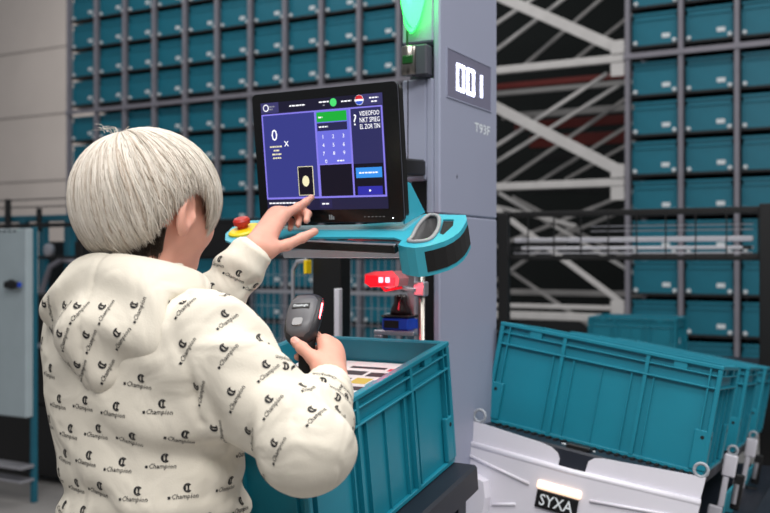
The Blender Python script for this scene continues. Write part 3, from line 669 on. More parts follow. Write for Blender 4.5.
# ------------------------------------------------------------------ sensors under the console
po_ = empty('sensor_pole', 'chrome pole with clamp standing beside the pillar', 'pole', Matrix.Translation((-1.013, 2.05, 0)))
MB().tube([(0, 0, 0.0), (0, 0, 1.53)], 0.009, 12).build('tube', 'chrome', po_, smooth=True)
MB().box(-0.016, 0.014, -0.014, 0.012, 1.405, 1.44, 0.003).build('clamp', 'alu', po_)
MB().bar((-0.012, -0.016, 1.42), (-0.075, -0.04, 1.428), 0.012, 0.008).build('bracket_arm', 'alu', po_)
MB().box(-0.056, -0.032, 0.03, 0.055, 0, 1.53, 0.003).build('profile', 'alu', po_)
rs = empty('red_scanner', 'glowing red scanner head on the chrome pole bracket', 'scanner', Matrix.Translation((-1.085, 2.0, 1.452)))
xz([(-0.046, -0.016), (-0.03, -0.026), (0.045, -0.022), (0.048, -0.004), (0.03, 0.014), (-0.02, 0.012), (-0.046, 0.006)], -0.02, 0.03).build('housing', 'red_housing', rs)
xz([(-0.044, -0.015), (-0.03, -0.024), (0.035, -0.021), (0.036, -0.002), (-0.042, 0.004)], -0.0215, -0.0201).build('window', 'red_glass', rs)
for x in (0.0, 0.018): MB().box(x - 0.006, x + 0.006, -0.0235, -0.0216, -0.014, -0.001, 0.001).build('diode', 'led_red', rs)
MB().tube([(-0.01, 0.0, -0.025), (0.0, 0.0, -0.034), (0.02, 0.0, -0.03), (0.04, 0.01, -0.026)], 0.003, 6).build('cable', 'red_glass', rs)
l_ = bpy.data.lights.new('red_scanner_glow', 'POINT'); l_.color = (1, 0.05, 0.08); l_.energy = 0.35; l_.shadow_soft_size = 0.02
o_ = bpy.data.objects.new('red_scanner_glow', l_); COL.objects.link(o_); o_.location = (-1.075, 1.93, 1.44)
bs = empty('laser_sensor', 'blue and black laser sensor with a dark dome beside the pole', 'sensor', Matrix.Translation((-1.08, 2.07, 1.32)))
MB().box(-0.038, 0.036, -0.03, 0.03, 0.0, 0.030, 0.004).build('body', 'sensor_blue', bs)
MB().box(-0.040, 0.038, -0.032, 0.032, 0.0305, 0.037, 0.003).build('collar', 'black', bs)
MB().lathe([(0.026, 0.0372), (0.025, 0.05), (0.017, 0.066), (0.016, 0.082), (0.012, 0.087)], 20).build('dome', 'sensor_dome', bs, smooth=True)
MB().box(-0.03, 0.01, -0.0315, -0.0302, 0.006, 0.024).build('name_plate', 'black', bs)
MB().box(-0.06, 0.05, -0.03, 0.008, -0.012, -0.0005, 0.002).box(-0.06, -0.035, -0.03, 0.0, -1.32, -0.0125, 0.002).build('mounting_plate', 'alu', bs)
sp = empty('station_post', 'thick black station post behind the magazine tote', 'post', Matrix.Translation((-1.44, 2.33, 0)))
MB().box(-0.047, 0.047, -0.03, 0.03, 0, 1.515, 0.004).build('column', 'black', sp)
MB().box(0.038, 0.055, -0.05, -0.0302, 0, 1.41, 0.002).build('strip', 'white_plastic', sp)
MB().tube([(-0.10, -0.05, 1.2), (-0.10, -0.05, 1.46), (-0.085, -0.05, 1.485), (-0.05, -0.05, 1.49)], 0.006, 8).build('bent_rod', 'alu', sp)
MB().box(-0.058, -0.048, -0.06, -0.0302, 1.45, 1.49, 0.002).build('rod_clamp', 'yellow', sp)

# ------------------------------------------------------------------ safety fence behind the station
FY = 4.75; FK = FY / 4.2
fe = empty('safety_fence', 'black safety fence with wire mesh running behind the station', 'fence', Matrix.Translation((-2.5, FY, 0)))
def FW(b): b.v = [(p[0] * FK + 2.5, p[1] - FY, 1.5 + (p[2] - 1.5) * FK if p[2] > 1.3 else p[2]) for p in b.v]; return b
FW(MB().box(-6.2, -0.42, FY - 0.015, FY + 0.015, 1.682, 1.708, 0.003)).build('top_rail', 'black', fe)
FW(MB().box(-6.2, -0.42, FY - 0.015, FY + 0.015, 1.484, 1.504, 0.003)).build('middle_rail', 'black', fe)
FW(MB().box(-6.2, -1.7, FY - 0.015, FY + 0.015, 0.10, 0.13, 0.003)).build('bottom_rail', 'black', fe)
for x in (-6.15, -4.35, -3.13, -1.63):
    FW(MB().box(x - 0.025, x + 0.025, FY - 0.0151, FY - 0.055, 0, 1.70, 0.003)).build('post', 'black', fe)
FW(MB().box(-0.505, -0.40, FY - 0.0151, FY - 0.10, 0, 1.715, 0.003)).build('post', 'black', fe)
FW(MB().box(-3.65, -3.18, FY - 0.03, FY - 0.016, 1.50, 1.682)).build('infill_panel', 'black', fe)
wm = MB()
for k in range(36): wm.box(-3.12 + k * 0.04, -3.117 + k * 0.04, FY - 0.002, FY + 0.002, 0.13, 1.484)
for k in range(14): wm.box(-3.13, -1.65, FY - 0.005, FY - 0.0021, 0.2 + k * 0.1, 0.2035 + k * 0.1)
FW(wm).build('wire_mesh', 'alu', fe, kind='stuff')
for k in range(9): FW(MB().box(-1.52 + k * 0.125, -1.515 + k * 0.125, FY - 0.022, FY - 0.0152, 1.490, 1.700)).build('wire', 'black', fe)
cr = empty('conveyor_rail', 'silver double conveyor rail seen through the black fence', 'conveyor', Matrix.Translation((-1.13, 4.90, 0)))
MB().box(-0.72, 0.50, -0.02, 0.02, 1.575, 1.600, 0.004).build('upper_bar', 'rail_silver', cr)
MB().box(-0.72, 0.50, -0.04, 0.02, 1.535, 1.552, 0.003).build('lower_bar', 'rail_silver', cr)
MB().box(-0.72, 0.50, -0.03, -0.01, 1.514, 1.522, 0.002).build('cable_rod', 'rail_silver', cr)
MB().box(-0.66, -0.42, -0.03, 0.02, 1.553, 1.574, 0.003).build('drive_cover', 'black', cr)
for x in (-0.70, 0.47): MB().box(x, x + 0.03, -0.135, -0.0401, 1.535, 1.552).build('wall_bracket', 'shelf_dark', cr)
for z in (1.63, 1.655): MB().box(-0.30, 0.50, 0.0, 0.006, z, z + 0.005).build('guide_wire', 'alu', cr)

# ------------------------------------------------------------------ cabinet and machine at the left
ca = empty('control_cabinet', 'pale grey control cabinet with black rotary handle', 'cabinet', Matrix.Translation((-4.92, 4.0, 0)))
MB().box(-0.29, 0.287, 0.0, 0.055, 0.525, 1.67, 0.006).build('body', 'cabinet', ca)
for k in range(6): MB().box(-0.05 + k * 0.045, -0.025 + k * 0.045, -0.001, 0.001, 1.648, 1.658).build('vent', 'black', ca)
h_ = MB().lathe([(0.03, 0), (0.03, 0.02), (0.022, 0.024), (0.022, 0.05), (0.0, 0.052)], 18, Matrix.Translation((0.17, -0.0005, 1.33)) @ Matrix.Rotation(R(90), 4, 'X')).build('rotary_handle', 'black', ca)
MB().box(0.16, 0.27, -0.055, -0.03, 1.31, 1.35, 0.006).build('handle_grip', 'black', h_)
MB().box(0.25, 0.285, -0.05, -0.028, 1.315, 1.345, 0.004).build('blue_tip', 'sensor_blue', h_)
MB().box(0.255, 0.287, 0.056, 0.09, 0, 1.68, 0.003).box(-0.285, -0.255, 0.056, 0.09, 0, 1.68, 0.003).build('mounting_frame', 'teal_frame', ca)
MB().box(-0.29, 0.30, -0.05, 0.05, 0.22, 0.24, 0.002).box(-0.29, 0.30, -0.05, 0.05, 0.14, 0.155, 0.002).build('cable_tray', 'alu', ca)
mf = empty('machine_frame', 'dark teal machine frame with hose behind the control cabinet', 'machine', Matrix.Translation((-5.9, 5.3, 0)))
for x in (-0.62, -0.26, -0.04, 0.24, 0.6): MB().box(x - 0.03, x + 0.03, -0.03, 0.03, 0, 1.80, 0.005).build('post', 'teal_frame', mf)
MB().box(-0.9, 1.6, -0.025, 0.025, 1.775, 1.825, 0.005).build('top_beam', 'teal_frame', mf)
MB().box(-0.9, 1.6, -0.02, 0.02, 1.05, 1.09, 0.005).build('lower_beam', 'rack_steel', mf)
MB().box(-0.2, 1.5, 0.05, 0.5, 0.05, 0.95, 0.01).build('drive_box', 'black', mf)
MB().box(-0.1, 1.25, -0.88, -0.65, 0.06, 0.52, 0.01).box(0.62, 1.25, -0.88, -0.65, 0.521, 1.25, 0.01).build('front_drive_box', 'black', mf)
for x in (-0.05, 1.15): MB().box(x, x + 0.05, -0.86, -0.67, 0, 0.06).build('foot', 'black', mf)
MB().box(0.55, 1.2, -0.90, -0.8805, 0.90, 0.93).build('trunking', 'alu', mf)
MB().box(-0.15, 0.15, 0.1, 0.4, 0.96, 1.62, 0.01).build('motor_cover', 'shelf_dark', mf)
MB().tube([(0.05, -0.1, 1.0), (0.06, -0.1, 1.25), (0.14, -0.1, 1.42), (0.28, -0.1, 1.48), (0.42, -0.1, 1.45)], 0.022, 10).build('hose', 'rack_steel', mf, smooth=True)
MB().lathe([(0.05, 0), (0.05, 0.03), (0.03, 0.04)], 16, Matrix.Translation((0.09, -0.05, 1.55)) @ Matrix.Rotation(R(90), 4, 'X')).build('round_valve', 'alu', mf)
MB().box(-0.42, -0.37, -0.06, -0.031, 0, 1.96, 0.004).build('black_mast', 'black', mf); MB().box(-0.06, -0.02, -0.06, -0.031, 1.7, 1.88, 0.004).build('black_mast', 'black', mf)
for z in (1.89, 1.95): MB().tube([(-0.9, -0.045, z), (0.5, -0.045, z)], 0.005, 6).build('cable_rod', 'black', mf)

# ------------------------------------------------------------------ distance-field surfacing (person)
def smin(a, b, k):
    h = np.maximum(k - np.abs(a - b), 0) / k
    return np.minimum(a, b) - h * h * k * 0.25
def smax(a, b, k): return -smin(-a, -b, k)
def cone(p, a, b, r1, r2):
    a = np.asarray(a, float); b = np.asarray(b, float); ba = b - a
    h = np.clip((p - a) @ ba / (ba @ ba), 0, 1)
    return np.linalg.norm(p - a - h[:, None] * ba, axis=1) - (r1 + (r2 - r1) * h)
def ell(p, c, r, Rm=None):
    q = p - np.asarray(c, float)
    if Rm is not None: q = q @ Rm
    r = np.asarray(r, float); k0 = np.linalg.norm(q / r, axis=1); k1 = np.linalg.norm(q / (r * r), axis=1) + 1e-9
    return k0 * (k0 - 1) / k1
def surface(f, lo, hi, h, n=24):
    """naive surface nets over sparse blocks"""
    lo = np.asarray(lo, float); N = np.ceil((np.asarray(hi) - lo) / h / n).astype(int); D = N * n
    g = np.stack(np.meshgrid(*[np.arange(k) for k in N], indexing='ij'), -1).reshape(-1, 3)
    d0 = f(lo + (g * n + n / 2) * h); act = g[np.abs(d0) < n * h * 0.87 * 1.35 + 0.02]
    ii = np.stack(np.meshgrid(*[np.arange(n + 1)] * 3, indexing='ij'), -1).reshape(-1, 3)
    gid = lambda c: (c[:, 0] * (D[1] + 2) + c[:, 1]) * (D[2] + 2) + c[:, 2]
    V = []; K = []; Q = []
    corners = [(a, b, c) for a in (0, 1) for b in (0, 1) for c in (0, 1)]
    edges = [(i, j) for i in range(8) for j in range(i + 1, 8) if sum(abs(corners[i][k] - corners[j][k]) for k in range(3)) == 1]
    for b in act:
        base = b * n
        S = f(lo + (base + ii) * h).reshape(n + 1, n + 1, n + 1)
        s = S < 0
        if s.all() or not s.any(): continue
        c8 = [S[a:a + n, b_:b_ + n, c:c + n] for a, b_, c in corners]
        cnt = sum((x < 0).astype(int) for x in c8); m = (cnt > 0) & (cnt < 8)
        cells = np.argwhere(m); vals = [x[m] for x in c8]
        acc = np.zeros((len(cells), 3)); num = np.zeros(len(cells))
        for i, j in edges:
            a, c = vals[i], vals[j]; x = (a < 0) != (c < 0)
            t = np.where(x, a / np.where(x, a - c, 1), 0)[:, None]
            p = np.asarray(corners[i]) + t * (np.asarray(corners[j]) - np.asarray(corners[i]))
            acc += p * x[:, None]; num += x
        V.append(lo + (base + cells + acc / num[:, None]) * h); K.append(gid(base + cells))
        for ax in range(3):
            sl0 = [slice(0, n)] * 3; sl1 = [slice(0, n)] * 3; sl1[ax] = slice(1, n + 1)
            A, B = s[tuple(sl0)], s[tuple(sl1)]; e = np.argwhere(A != B)
            if not len(e): continue
            fl_ = A[A != B]; e = e + base; u = np.zeros(3, int); w_ = np.zeros(3, int); u[(ax + 1) % 3] = 1; w_[(ax + 2) % 3] = 1
            q = np.stack([gid(e), gid(e - u), gid(e - u - w_), gid(e - w_)], 1); q[~fl_] = q[~fl_][:, ::-1]
            Q.append(q)
    V = np.concatenate(V); K = np.concatenate(K); Q = np.concatenate(Q)
    o = np.argsort(K); Ks = K[o]; pos = np.searchsorted(Ks, Q); pos = np.clip(pos, 0, len(Ks) - 1); ok = (Ks[pos] == Q).all(1)
    return V, o[pos][ok]
def relax(V, Q, it=2, lam=0.5):
    e = np.concatenate([Q[:, [i, (i + 1) % 4]] for i in range(4)]); e = np.concatenate([e, e[:, ::-1]])
    deg = np.bincount(e[:, 0], minlength=len(V))[:, None].clip(1)
    for _ in range(it):
        s = np.stack([np.bincount(e[:, 0], weights=V[e[:, 1], k], minlength=len(V)) for k in range(3)], 1)
        V = V + lam * (s / deg - V)
    return V

# joints (facing +Y)
HC = np.array((-1.081, 1.196, 1.580)); HY = R(-5); HS = 1.07
HR = np.array(Matrix.Rotation(HY, 3, 'Z') @ Matrix.Rotation(R(-5), 3, 'X'))      # head turned a little left, tipped a little down
TC = np.array((-1.07, 1.16))
shR, elR, wrR = np.array((-0.928, 1.15, 1.372)), np.array((-0.742, 1.132, 1.228)), np.array((-0.8144, 1.3159, 1.2992))
shL, elL, wrL = np.array((-1.215, 1.19, 1.38)), np.array((-1.215, 1.415, 1.325)), np.array((-1.1005, 1.5019, 1.5165))
LH = dict(index=[(-1.1002, 1.5931, 1.5821), (-1.0902, 1.6327, 1.6019), (-1.0829, 1.6514, 1.6129), (-1.0765, 1.6640, 1.6228)],
          middle=[(-1.1170, 1.6067, 1.5891), (-1.0959, 1.6500, 1.6008), (-1.0767, 1.6484, 1.5879), (-1.0684, 1.6311, 1.5727)],
          ring=[(-1.1329, 1.6152, 1.5897), (-1.1152, 1.6540, 1.5953), (-1.0986, 1.6515, 1.5802), (-1.0884, 1.6300, 1.5648)],
          little=[(-1.1459, 1.6195, 1.5840), (-1.1309, 1.6520, 1.5851), (-1.1161, 1.6487, 1.5700), (-1.1085, 1.6301, 1.5569)],
          thumb=[(-1.0830, 1.5171, 1.5127), (-1.0607, 1.5497, 1.5226), (-1.0442, 1.5780, 1.5367), (-1.0269, 1.5987, 1.5499)])
RH = dict(index=[(-0.8523, 1.3579, 1.3560), (-0.8844, 1.3790, 1.3630), (-0.9080, 1.3804, 1.3560), (-0.9150, 1.3623, 1.3480)],
          middle=[(-0.8442, 1.3737, 1.3466), (-0.8758, 1.4000, 1.3428), (-0.9024, 1.3867, 1.3339), (-0.9067, 1.3563, 1.3281)],
          ring=[(-0.8397, 1.3761, 1.3314), (-0.8702, 1.4008, 1.3239), (-0.8972, 1.3850, 1.3135), (-0.9027, 1.3550, 1.3062)],
          little=[(-0.8375, 1.3659, 1.3156), (-0.8649, 1.3889, 1.3047), (-0.8879, 1.3724, 1.2947), (-0.8923, 1.3470, 1.2890)],
          thumb=[(-0.8338, 1.3224, 1.3169), (-0.8524, 1.3180, 1.3344), (-0.8725, 1.3185, 1.3483), (-0.8907, 1.3234, 1.3588)])
FR = dict(index=(.0095, .0088, .0078, .0066), middle=(.0098, .009, .008, .0068), ring=(.0093, .0086, .0076, .0065), little=(.0082, .0075, .0067, .0058), thumb=(.013, .0112, .0100, .0078))
def hand_sdf(p, H, wr):
    wr = np.asarray(wr); d = np.full(len(p), 1.0)
    for k in ('index', 'middle', 'ring', 'little'):
        d = smin(d, cone(p, wr, H[k][0], 0.019, 0.0135), 0.016)
    c = np.mean([H[k][0] for k in ('index', 'middle', 'ring', 'little')], axis=0)
    d = smin(d, cone(p, wr, H['thumb'][0], 0.019, 0.0165), 0.018)
    d = smin(d, cone(p, H['thumb'][0], np.asarray(H['index'][0]) * .55 + np.asarray(wr) * .45, 0.013, 0.011), 0.016)
    fd = np.full(len(p), 1.0)
    for k in ('index', 'middle', 'ring', 'little', 'thumb'):
        q = np.full(len(p), 1.0)
        for i in range(3): q = smin(q, cone(p, H[k][i], H[k][i + 1], FR[k][i], FR[k][i + 1]), 0.003)
        for i in (1, 2): q = smin(q, cone(p, H[k][i], np.asarray(H[k][i]) + 1e-4, FR[k][i] * 1.05, FR[k][i] * 1.05), 0.004)
        fd = np.minimum(fd, q)
    return smin(d, fd, 0.008)
def head_sdf(pw):
    p = (pw - HC) @ HR / HS
    px = np.abs(p[:, 0]); ps = np.stack([px, p[:, 1], p[:, 2]], 1)
    d = ell(p, (0, -0.012, 0.022), (0.076, 0.094, 0.092))
    d = smin(d, ell(p, (0, 0.022, -0.035), (0.058, 0.066, 0.072)), 0.03)
    d = smin(d, ell(p, (0, 0.060, -0.088), (0.024, 0.022, 0.018)), 0.03)            # chin
    d = smin(d, ell(ps, (0.040, 0.052, -0.028), (0.022, 0.024, 0.022)), 0.03)       # cheek
    d = smin(d, cone(p, (0, 0.078, 0.026), (0, 0.080, 0.022), 0.016, 0.016), 0.03)  # brow
    d = smax(d, -ell(ps, (0.031, 0.096, 0.004), (0.020, 0.016, 0.013)), 0.012)      # eye sockets
    d = smin(d, ell(ps, (0.031, 0.073, 0.003), (0.0125, 0.0125, 0.0115)), 0.004)    # lids
    d = smin(d, cone(p, (0, 0.086, 0.008), (0, 0.103, -0.030), 0.0075, 0.0105), 0.012)
    d = smin(d, ell(ps, (0.010, 0.094, -0.033), (0.008, 0.009, 0.007)), 0.006)
    d = smin(d, ell(p, (0, 0.083, -0.054), (0.022, 0.010, 0.0055)), 0.006)
    d = smin(d, ell(p, (0, 0.081, -0.066), (0.019, 0.010, 0.006)), 0.006)
    d = smax(d, -ell(p, (0, 0.094, -0.060), (0.020, 0.006, 0.0016)), 0.003)
    er = np.array(Matrix.Rotation(R(-14), 3, 'X') @ Matrix.Rotation(R(22), 3, 'Z'))
    ear = ell(ps, (0.0835, -0.016, -0.014), (0.0100, 0.0225, 0.035), er)
    ear = smax(ear, -ell(ps, (0.094, -0.012, -0.009), (0.0105, 0.0140, 0.0235), er), 0.004)
    ear = smin(ear, ell(ps, (0.085, -0.002, -0.018), (0.005, 0.005, 0.009)), 0.004)
    d = smin(d, ear, 0.006)
    return d * HS
NB = np.array((-1.083, 1.145, 1.445))
def body_sdf(p):
    d = np.full(len(p), 1.0)
    hd = p[:, 2] > 1.40
    d[hd] = head_sdf(p[hd])
    d = smin(d, cone(p, HC + HR @ np.array((0, -0.024, -0.05)), NB, 0.052, 0.060), 0.03)
    t = ell(p, (TC[0], TC[1], 1.24), (0.145, 0.095, 0.21)); t = smin(t, ell(p, (TC[0] + 0.01, TC[1] - 0.01, 0.97), (0.15, 0.105, 0.15)), 0.08)
    t = smin(t, cone(p, shL, shR, 0.05, 0.05), 0.06); d = smin(d, t, 0.05)
    for sh, el, wr in ((shR, elR, wrR), (shL, elL, wrL)):
        d = smin(d, cone(p, sh, el, 0.046, 0.038), 0.03); d = smin(d, cone(p, el, wr, 0.038, 0.024), 0.02)
    for s in (-1, 1):
        hip = (TC[0] + s * 0.085, TC[1] - 0.01, 0.92); kn = (TC[0] + s * 0.09, TC[1] + 0.01, 0.50); an = (TC[0] + s * 0.10, TC[1] - 0.03, 0.10)
        d = smin(d, cone(p, hip, kn, 0.078, 0.052), 0.04); d = smin(d, cone(p, kn, an, 0.05, 0.035), 0.02)
        d = smin(d, cone(p, (an[0], an[1] - 0.01, 0.05), (an[0] + s * 0.015, an[1] + 0.13, 0.04), 0.03, 0.028), 0.02)
    for H, wr in ((LH, wrL), (RH, wrR)):
        m = np.linalg.norm(p - np.asarray(H['index'][0]), axis=1) < 0.19
        if m.any(): d[m] = smin(d[m], hand_sdf(p[m], H, wr), 0.010)
    return d
pe = empty('person', 'person with short platinum hair in white hoodie touching the screen', 'person', Matrix.Translation((TC[0], TC[1], 0)))
OFF = np.array((TC[0], TC[1], 0.0))
V, Q = surface(body_sdf, (-1.36, 0.92, 0.0), (-0.62, 1.72, 1.78), 0.0032)
body = mesh_np('body', relax(V, Q, 2, 0.4) - OFF, Q, 'skin', pe)
def hl(x, y, z): return HC + HR @ np.array((x, y, z)) * HS - OFF
for s in (-1, 1):
    e_ = MB().lathe([(0.0001, -0.0115), (0.006, -0.010), (0.0105, -0.005), (0.0115, 0), (0.0105, 0.005), (0.006, 0.010), (0.0001, 0.0115)], 14, Matrix.Translation(hl(s * 0.031, 0.0755, 0.003))).build('eye', 'eye_white', body, smooth=True)
    MB().lathe([(0.005, 0), (0.004, 0.0012), (0.0, 0.0016)], 14, Matrix.Translation(hl(s * 0.031, 0.0866, 0.003)) @ Matrix.Rotation(HY, 4, 'Z') @ Matrix.Rotation(R(-95), 4, 'X')).build('iris', 'eye_iris', e_)
def frame(n, t):
    n = np.asarray(n) / np.linalg.norm(n); t = np.asarray(t) - n * np.dot(n, t); t /= np.linalg.norm(t); return t, np.cross(n, t), n
bvb = BVHTree.FromPolygons([tuple(v) for v in V], [tuple(q) for q in Q.tolist()])
for H in (LH, RH):
    pc = np.mean([H[k][0] for k in ('index', 'middle', 'ring', 'little')], axis=0)
    for k in ('index', 'middle', 'ring', 'little', 'thumb'):
        tip = np.asarray(H[k][3]); ax_ = tip - np.asarray(H[k][2]); ax_ /= np.linalg.norm(ax_)
        bend = np.asarray(H[k][2]) - np.asarray(H[k][1]); bend /= np.linalg.norm(bend)
        up_ = bend - ax_ * np.dot(ax_, bend)                      # back of the finger
        if np.linalg.norm(up_) < 0.25: up_ = np.array((-0.1, -0.35, 0.9)) if H is LH else np.array((0.6, -0.7, 0.3))
        t_, b_, n_ = frame(up_, ax_)
        hit = bvb.ray_cast(Vector(tip + n_ * 0.03), Vector(-n_), 0.05)
        if hit[0] is None: continue
        c_ = np.array(hit[0]); vv = []; r_ = FR[k][3] * 0.80
        for (u, v_) in [(0, 0)] + [(math.cos(a) * r_ * 1.15, math.sin(a) * r_) for a in np.linspace(0, 2 * math.pi, 11)[:-1]]:
            q = c_ + t_ * u + b_ * v_ + n_ * 0.012; h2 = bvb.ray_cast(Vector(q), Vector(-n_), 0.03)
            vv.append((np.array(h2[0]) if h2[0] is not None else c_) + n_ * 0.0007 - OFF)
        mesh_obj('fingernail', vv, [(0, i + 1, (i + 1) % 10 + 1) for i in range(10)], 'nail', body)

# ---- hoodie
TZ = [0.80, 0.90, 1.02, 1.12, 1.20, 1.28, 1.345, 1.395, 1.43, 1.46, 1.50]
TA = [.164, .170, .160, .153, .158, .169, .172, .160, .126, .088, .070]
TB = [.132, .142, .134, .120, .114, .117, .114, .102, .086, .075, .065]
TX = [.015, .015, .015, .012, .004, 0, 0, -.002, -.006, -.01, -.012]
TY = [.006, .010, .010, .006, 0, -.002, -.004, -.006, -.01, -.01, -.01]
def torso_sdf(p):
    z = p[:, 2]; a = np.interp(z, TZ, TA); b = np.interp(z, TZ, TB); cx = TC[0] + np.interp(z, TZ, TX); cy = TC[1] + np.interp(z, TZ, TY)
    x = (p[:, 0] - cx) / a; y = (p[:, 1] - cy) / b
    e = (np.abs(x) ** 2.3 + np.abs(y) ** 2.3) ** (1 / 2.3)
    d = (e - 1) * np.minimum(a, b)
    return np.maximum(d, np.maximum(0.86 - z, z - 1.49))
def gauss(p, c, r): return np.exp(-np.sum((p - np.asarray(c)) ** 2, axis=1) / (r * r))
def sleeve_t(p, a, b):
    ba = np.asarray(b) - np.asarray(a); return (p - a) @ ba / np.linalg.norm(ba)
def hoodie_sdf(p):
    d = torso_sdf(p)
    ca = wrR + (elR - wrR) * 0.26; cl = wrL + (elL - wrL) * 0.12
    aR = smin(cone(p, shR, elR, 0.066, 0.060), cone(p, elR, ca, 0.060, 0.043), 0.035)
    aL = smin(cone(p, shL, elL, 0.066, 0.062), cone(p, elL, cl, 0.062, 0.046), 0.035)
    # gathered folds along the forearms and at the elbows
    tR = sleeve_t(p, wrR, elR); tL = sleeve_t(p, wrL, elL)
    nz = 8 * p[:, 0] + 5 * p[:, 2]
    aR = aR - 0.0042 * np.sin(tR * 150 + 2.2 * np.sin(nz * 4)) * np.exp(-((tR - 0.05) / 0.055) ** 2) - 0.0075 * np.sin(tR * 85 + 3 * np.sin(nz * 3)) * np.exp(-((tR - 0.13) / 0.07) ** 2)
    aL = aL - 0.0036 * np.sin(tL * 150 + 2.0 * np.sin(nz * 4)) * np.exp(-((tL - 0.05) / 0.055) ** 2) - 0.004 * np.sin(tL * 80 + 2 * np.sin(nz * 4)) * np.exp(-((tL - 0.14) / 0.08) ** 2)
    tU = sleeve_t(p, shR, elR)
    aR = aR - 0.0028 * np.sin(tU * 55 + 22 * (p[:, 0] - p[:, 1]) + 2 * np.sin(nz * 2)) * np.exp(-((tU - 0.17) / 0.09) ** 2) - 0.004 * np.sin(60 * (p[:, 2] + 0.6 * p[:, 1])) * np.exp(-((tU - 0.06) / 0.07) ** 2)
    d = smin(d, aR, 0.075); d = smin(d, aL, 0.07)
    # drag folds: armpit to waist on the right, soft waist folds
    g = gauss(p, (-0.955, 1.06, 1.20), 0.13)
    d = d - 0.007 * g * np.sin(70 * (p[:, 2] * 0.8 + (p[:, 0] - p[:, 1]) * 0.35))
    g2 = np.exp(-((p[:, 2] - 1.10) / 0.05) ** 2)
    d = d - 0.006 * g2 * np.sin(95 * p[:, 2] + 5 * np.sin(6 * p[:, 0] + 4 * p[:, 1]))
    d = d - 0.003 * np.sin(23 * p[:, 0] + 11 * p[:, 2]) * np.sin(17 * p[:, 2] + 13 * p[:, 1])
    d = d + 0.004 * np.exp(-((aR - torso_sdf(p)) / 0.006) ** 2) * (p[:, 2] > 1.25)      # shoulder seam
    return d
V, Q = surface(hoodie_sdf, (-1.36, 0.95, 0.80), (-0.62, 1.62, 1.54), 0.0045)
V = relax(V, Q, 2, 0.4)
ho = mesh_np('hoodie', V - OFF, Q, 'hoodie', pe)
bv_h = BVHTree.FromPolygons([tuple(v) for v in V], [tuple(q) for q in Q.tolist()])
def hood_sdf(p):
    q = p - np.array((-1.083, 1.152, 1.447)); tilt = np.array(Matrix.Rotation(R(-16), 3, 'X')); q = q @ tilt
    e = np.sqrt((q[:, 0] / 0.094) ** 2 + (q[:, 1] / 0.082) ** 2) + 1e-9
    ring_ = np.sqrt(((e - 1) * 0.09) ** 2 + (q[:, 2] / 1.2) ** 2) - 0.029
    Rm = np.array(Matrix.Rotation(R(14), 3, 'X'))
    d = ell(p, (-1.066, 1.078, 1.388), (0.126, 0.052, 0.082), Rm)
    d = smin(d, cone(p, (-1.064, 1.070, 1.358), (-1.056, 1.060, 1.322), 0.045, 0.026), 0.06)
    d = smin(d, ring_, 0.045)
    d = smin(d, ell(p, (-1.166, 1.098, 1.420), (0.030, 0.042, 0.028)), 0.03)
    d = d - 0.008 * np.sin(60 * (p[:, 2] + 0.5 * np.abs(p[:, 0] + 1.08)) + 2 * np.sin(14 * p[:, 0])) * np.exp(-((p[:, 2] - 1.43) / 0.06) ** 2)
    d = d - 0.006 * np.sin(48 * (p[:, 0] + 0.9 * p[:, 2]) + 2 * np.sin(20 * p[:, 2])) * np.exp(-((p[:, 2] - 1.38) / 0.05) ** 2)
    d = d + 0.0035 * np.exp(-((p[:, 0] + 1.064) / 0.004) ** 2) * (p[:, 1] < 1.1)        # centre seam
    d = smax(d, -cone(p, (-1.088, 1.165, 1.38), (-1.092, 1.175, 1.62), 0.070, 0.085), 0.015)
    d = smax(d, -ell(p, (-1.165, 1.108, 1.462), (0.048, 0.042, 0.030)), 0.012)
    return d
V, Q = surface(hood_sdf, (-1.32, 0.92, 1.24), (-0.86, 1.32, 1.56), 0.004)
V = relax(V, Q, 2, 0.4)
hd_o = mesh_np('hood', V - OFF, Q, 'hoodie', ho)
bv_hood = BVHTree.FromPolygons([tuple(v) for v in V], [tuple(q) for q in Q.tolist()])
def cuff(a, b, r0, r1, n=48):
    a, b = np.asarray(a), np.asarray(b); t = (b - a) / np.linalg.norm(b - a); x = np.cross(t, (0, 0, 1.0)); x /= np.linalg.norm(x); y = np.cross(t, x)
    v = []; f = []; L = np.linspace(0, 1, 9)
    prof = [(0, .80), (0.0, 1.0), (.12, 1.03), (.35, 1.0), (.6, 1.03), (.85, 1.04), (1, 1.0), (1.0, .8)]
    for (s, k) in prof:
        for i in range(n):
            q = 2 * math.pi * i / n; r = (r0 + (r1 - r0) * s) * k * (1 + 0.018 * (i % 2))
            v.append(a + (b - a) * s + (x * math.cos(q) + y * math.sin(q)) * r - OFF)
    m = len(prof)
    for j in range(m - 1):
        for i in range(n): f.append((j * n + i, j * n + (i + 1) % n, (j + 1) * n + (i + 1) % n, (j + 1) * n + i))
    mesh_obj('cuff', v, f, 'hoodie_rib', ho, smooth=True)
uR = (elR - wrR) / np.linalg.norm(elR - wrR); uL = (elL - wrL) / np.linalg.norm(elL - wrL)
cuff(wrR + uR * 0.016, wrR + uR * 0.072, 0.036, 0.045); cuff(wrL + uL * 0.0, wrL + uL * 0.062, 0.037, 0.043)
wbv = []; wbf = []; n = 96
for j, (z, k) in enumerate(((0.79, .90), (0.79, .985), (0.80, 1.0), (0.85, 1.0), (0.868, 0.985), (0.868, .9))):
    for i in range(n):
        q = 2 * math.pi * i / n; rr = (1 + 0.012 * (i % 2)) * k
        wbv.append((0.015 + .158 * rr * math.cos(q), -0.01 + .120 * rr * math.sin(q), z))
for j in range(5):
    for i in range(n): wbf.append((j * n + i, j * n + (i + 1) % n, (j + 1) * n + (i + 1) % n, (j + 1) * n + i))
mesh_obj('waistband', wbv, wbf, 'hoodie_rib', ho, smooth=True)

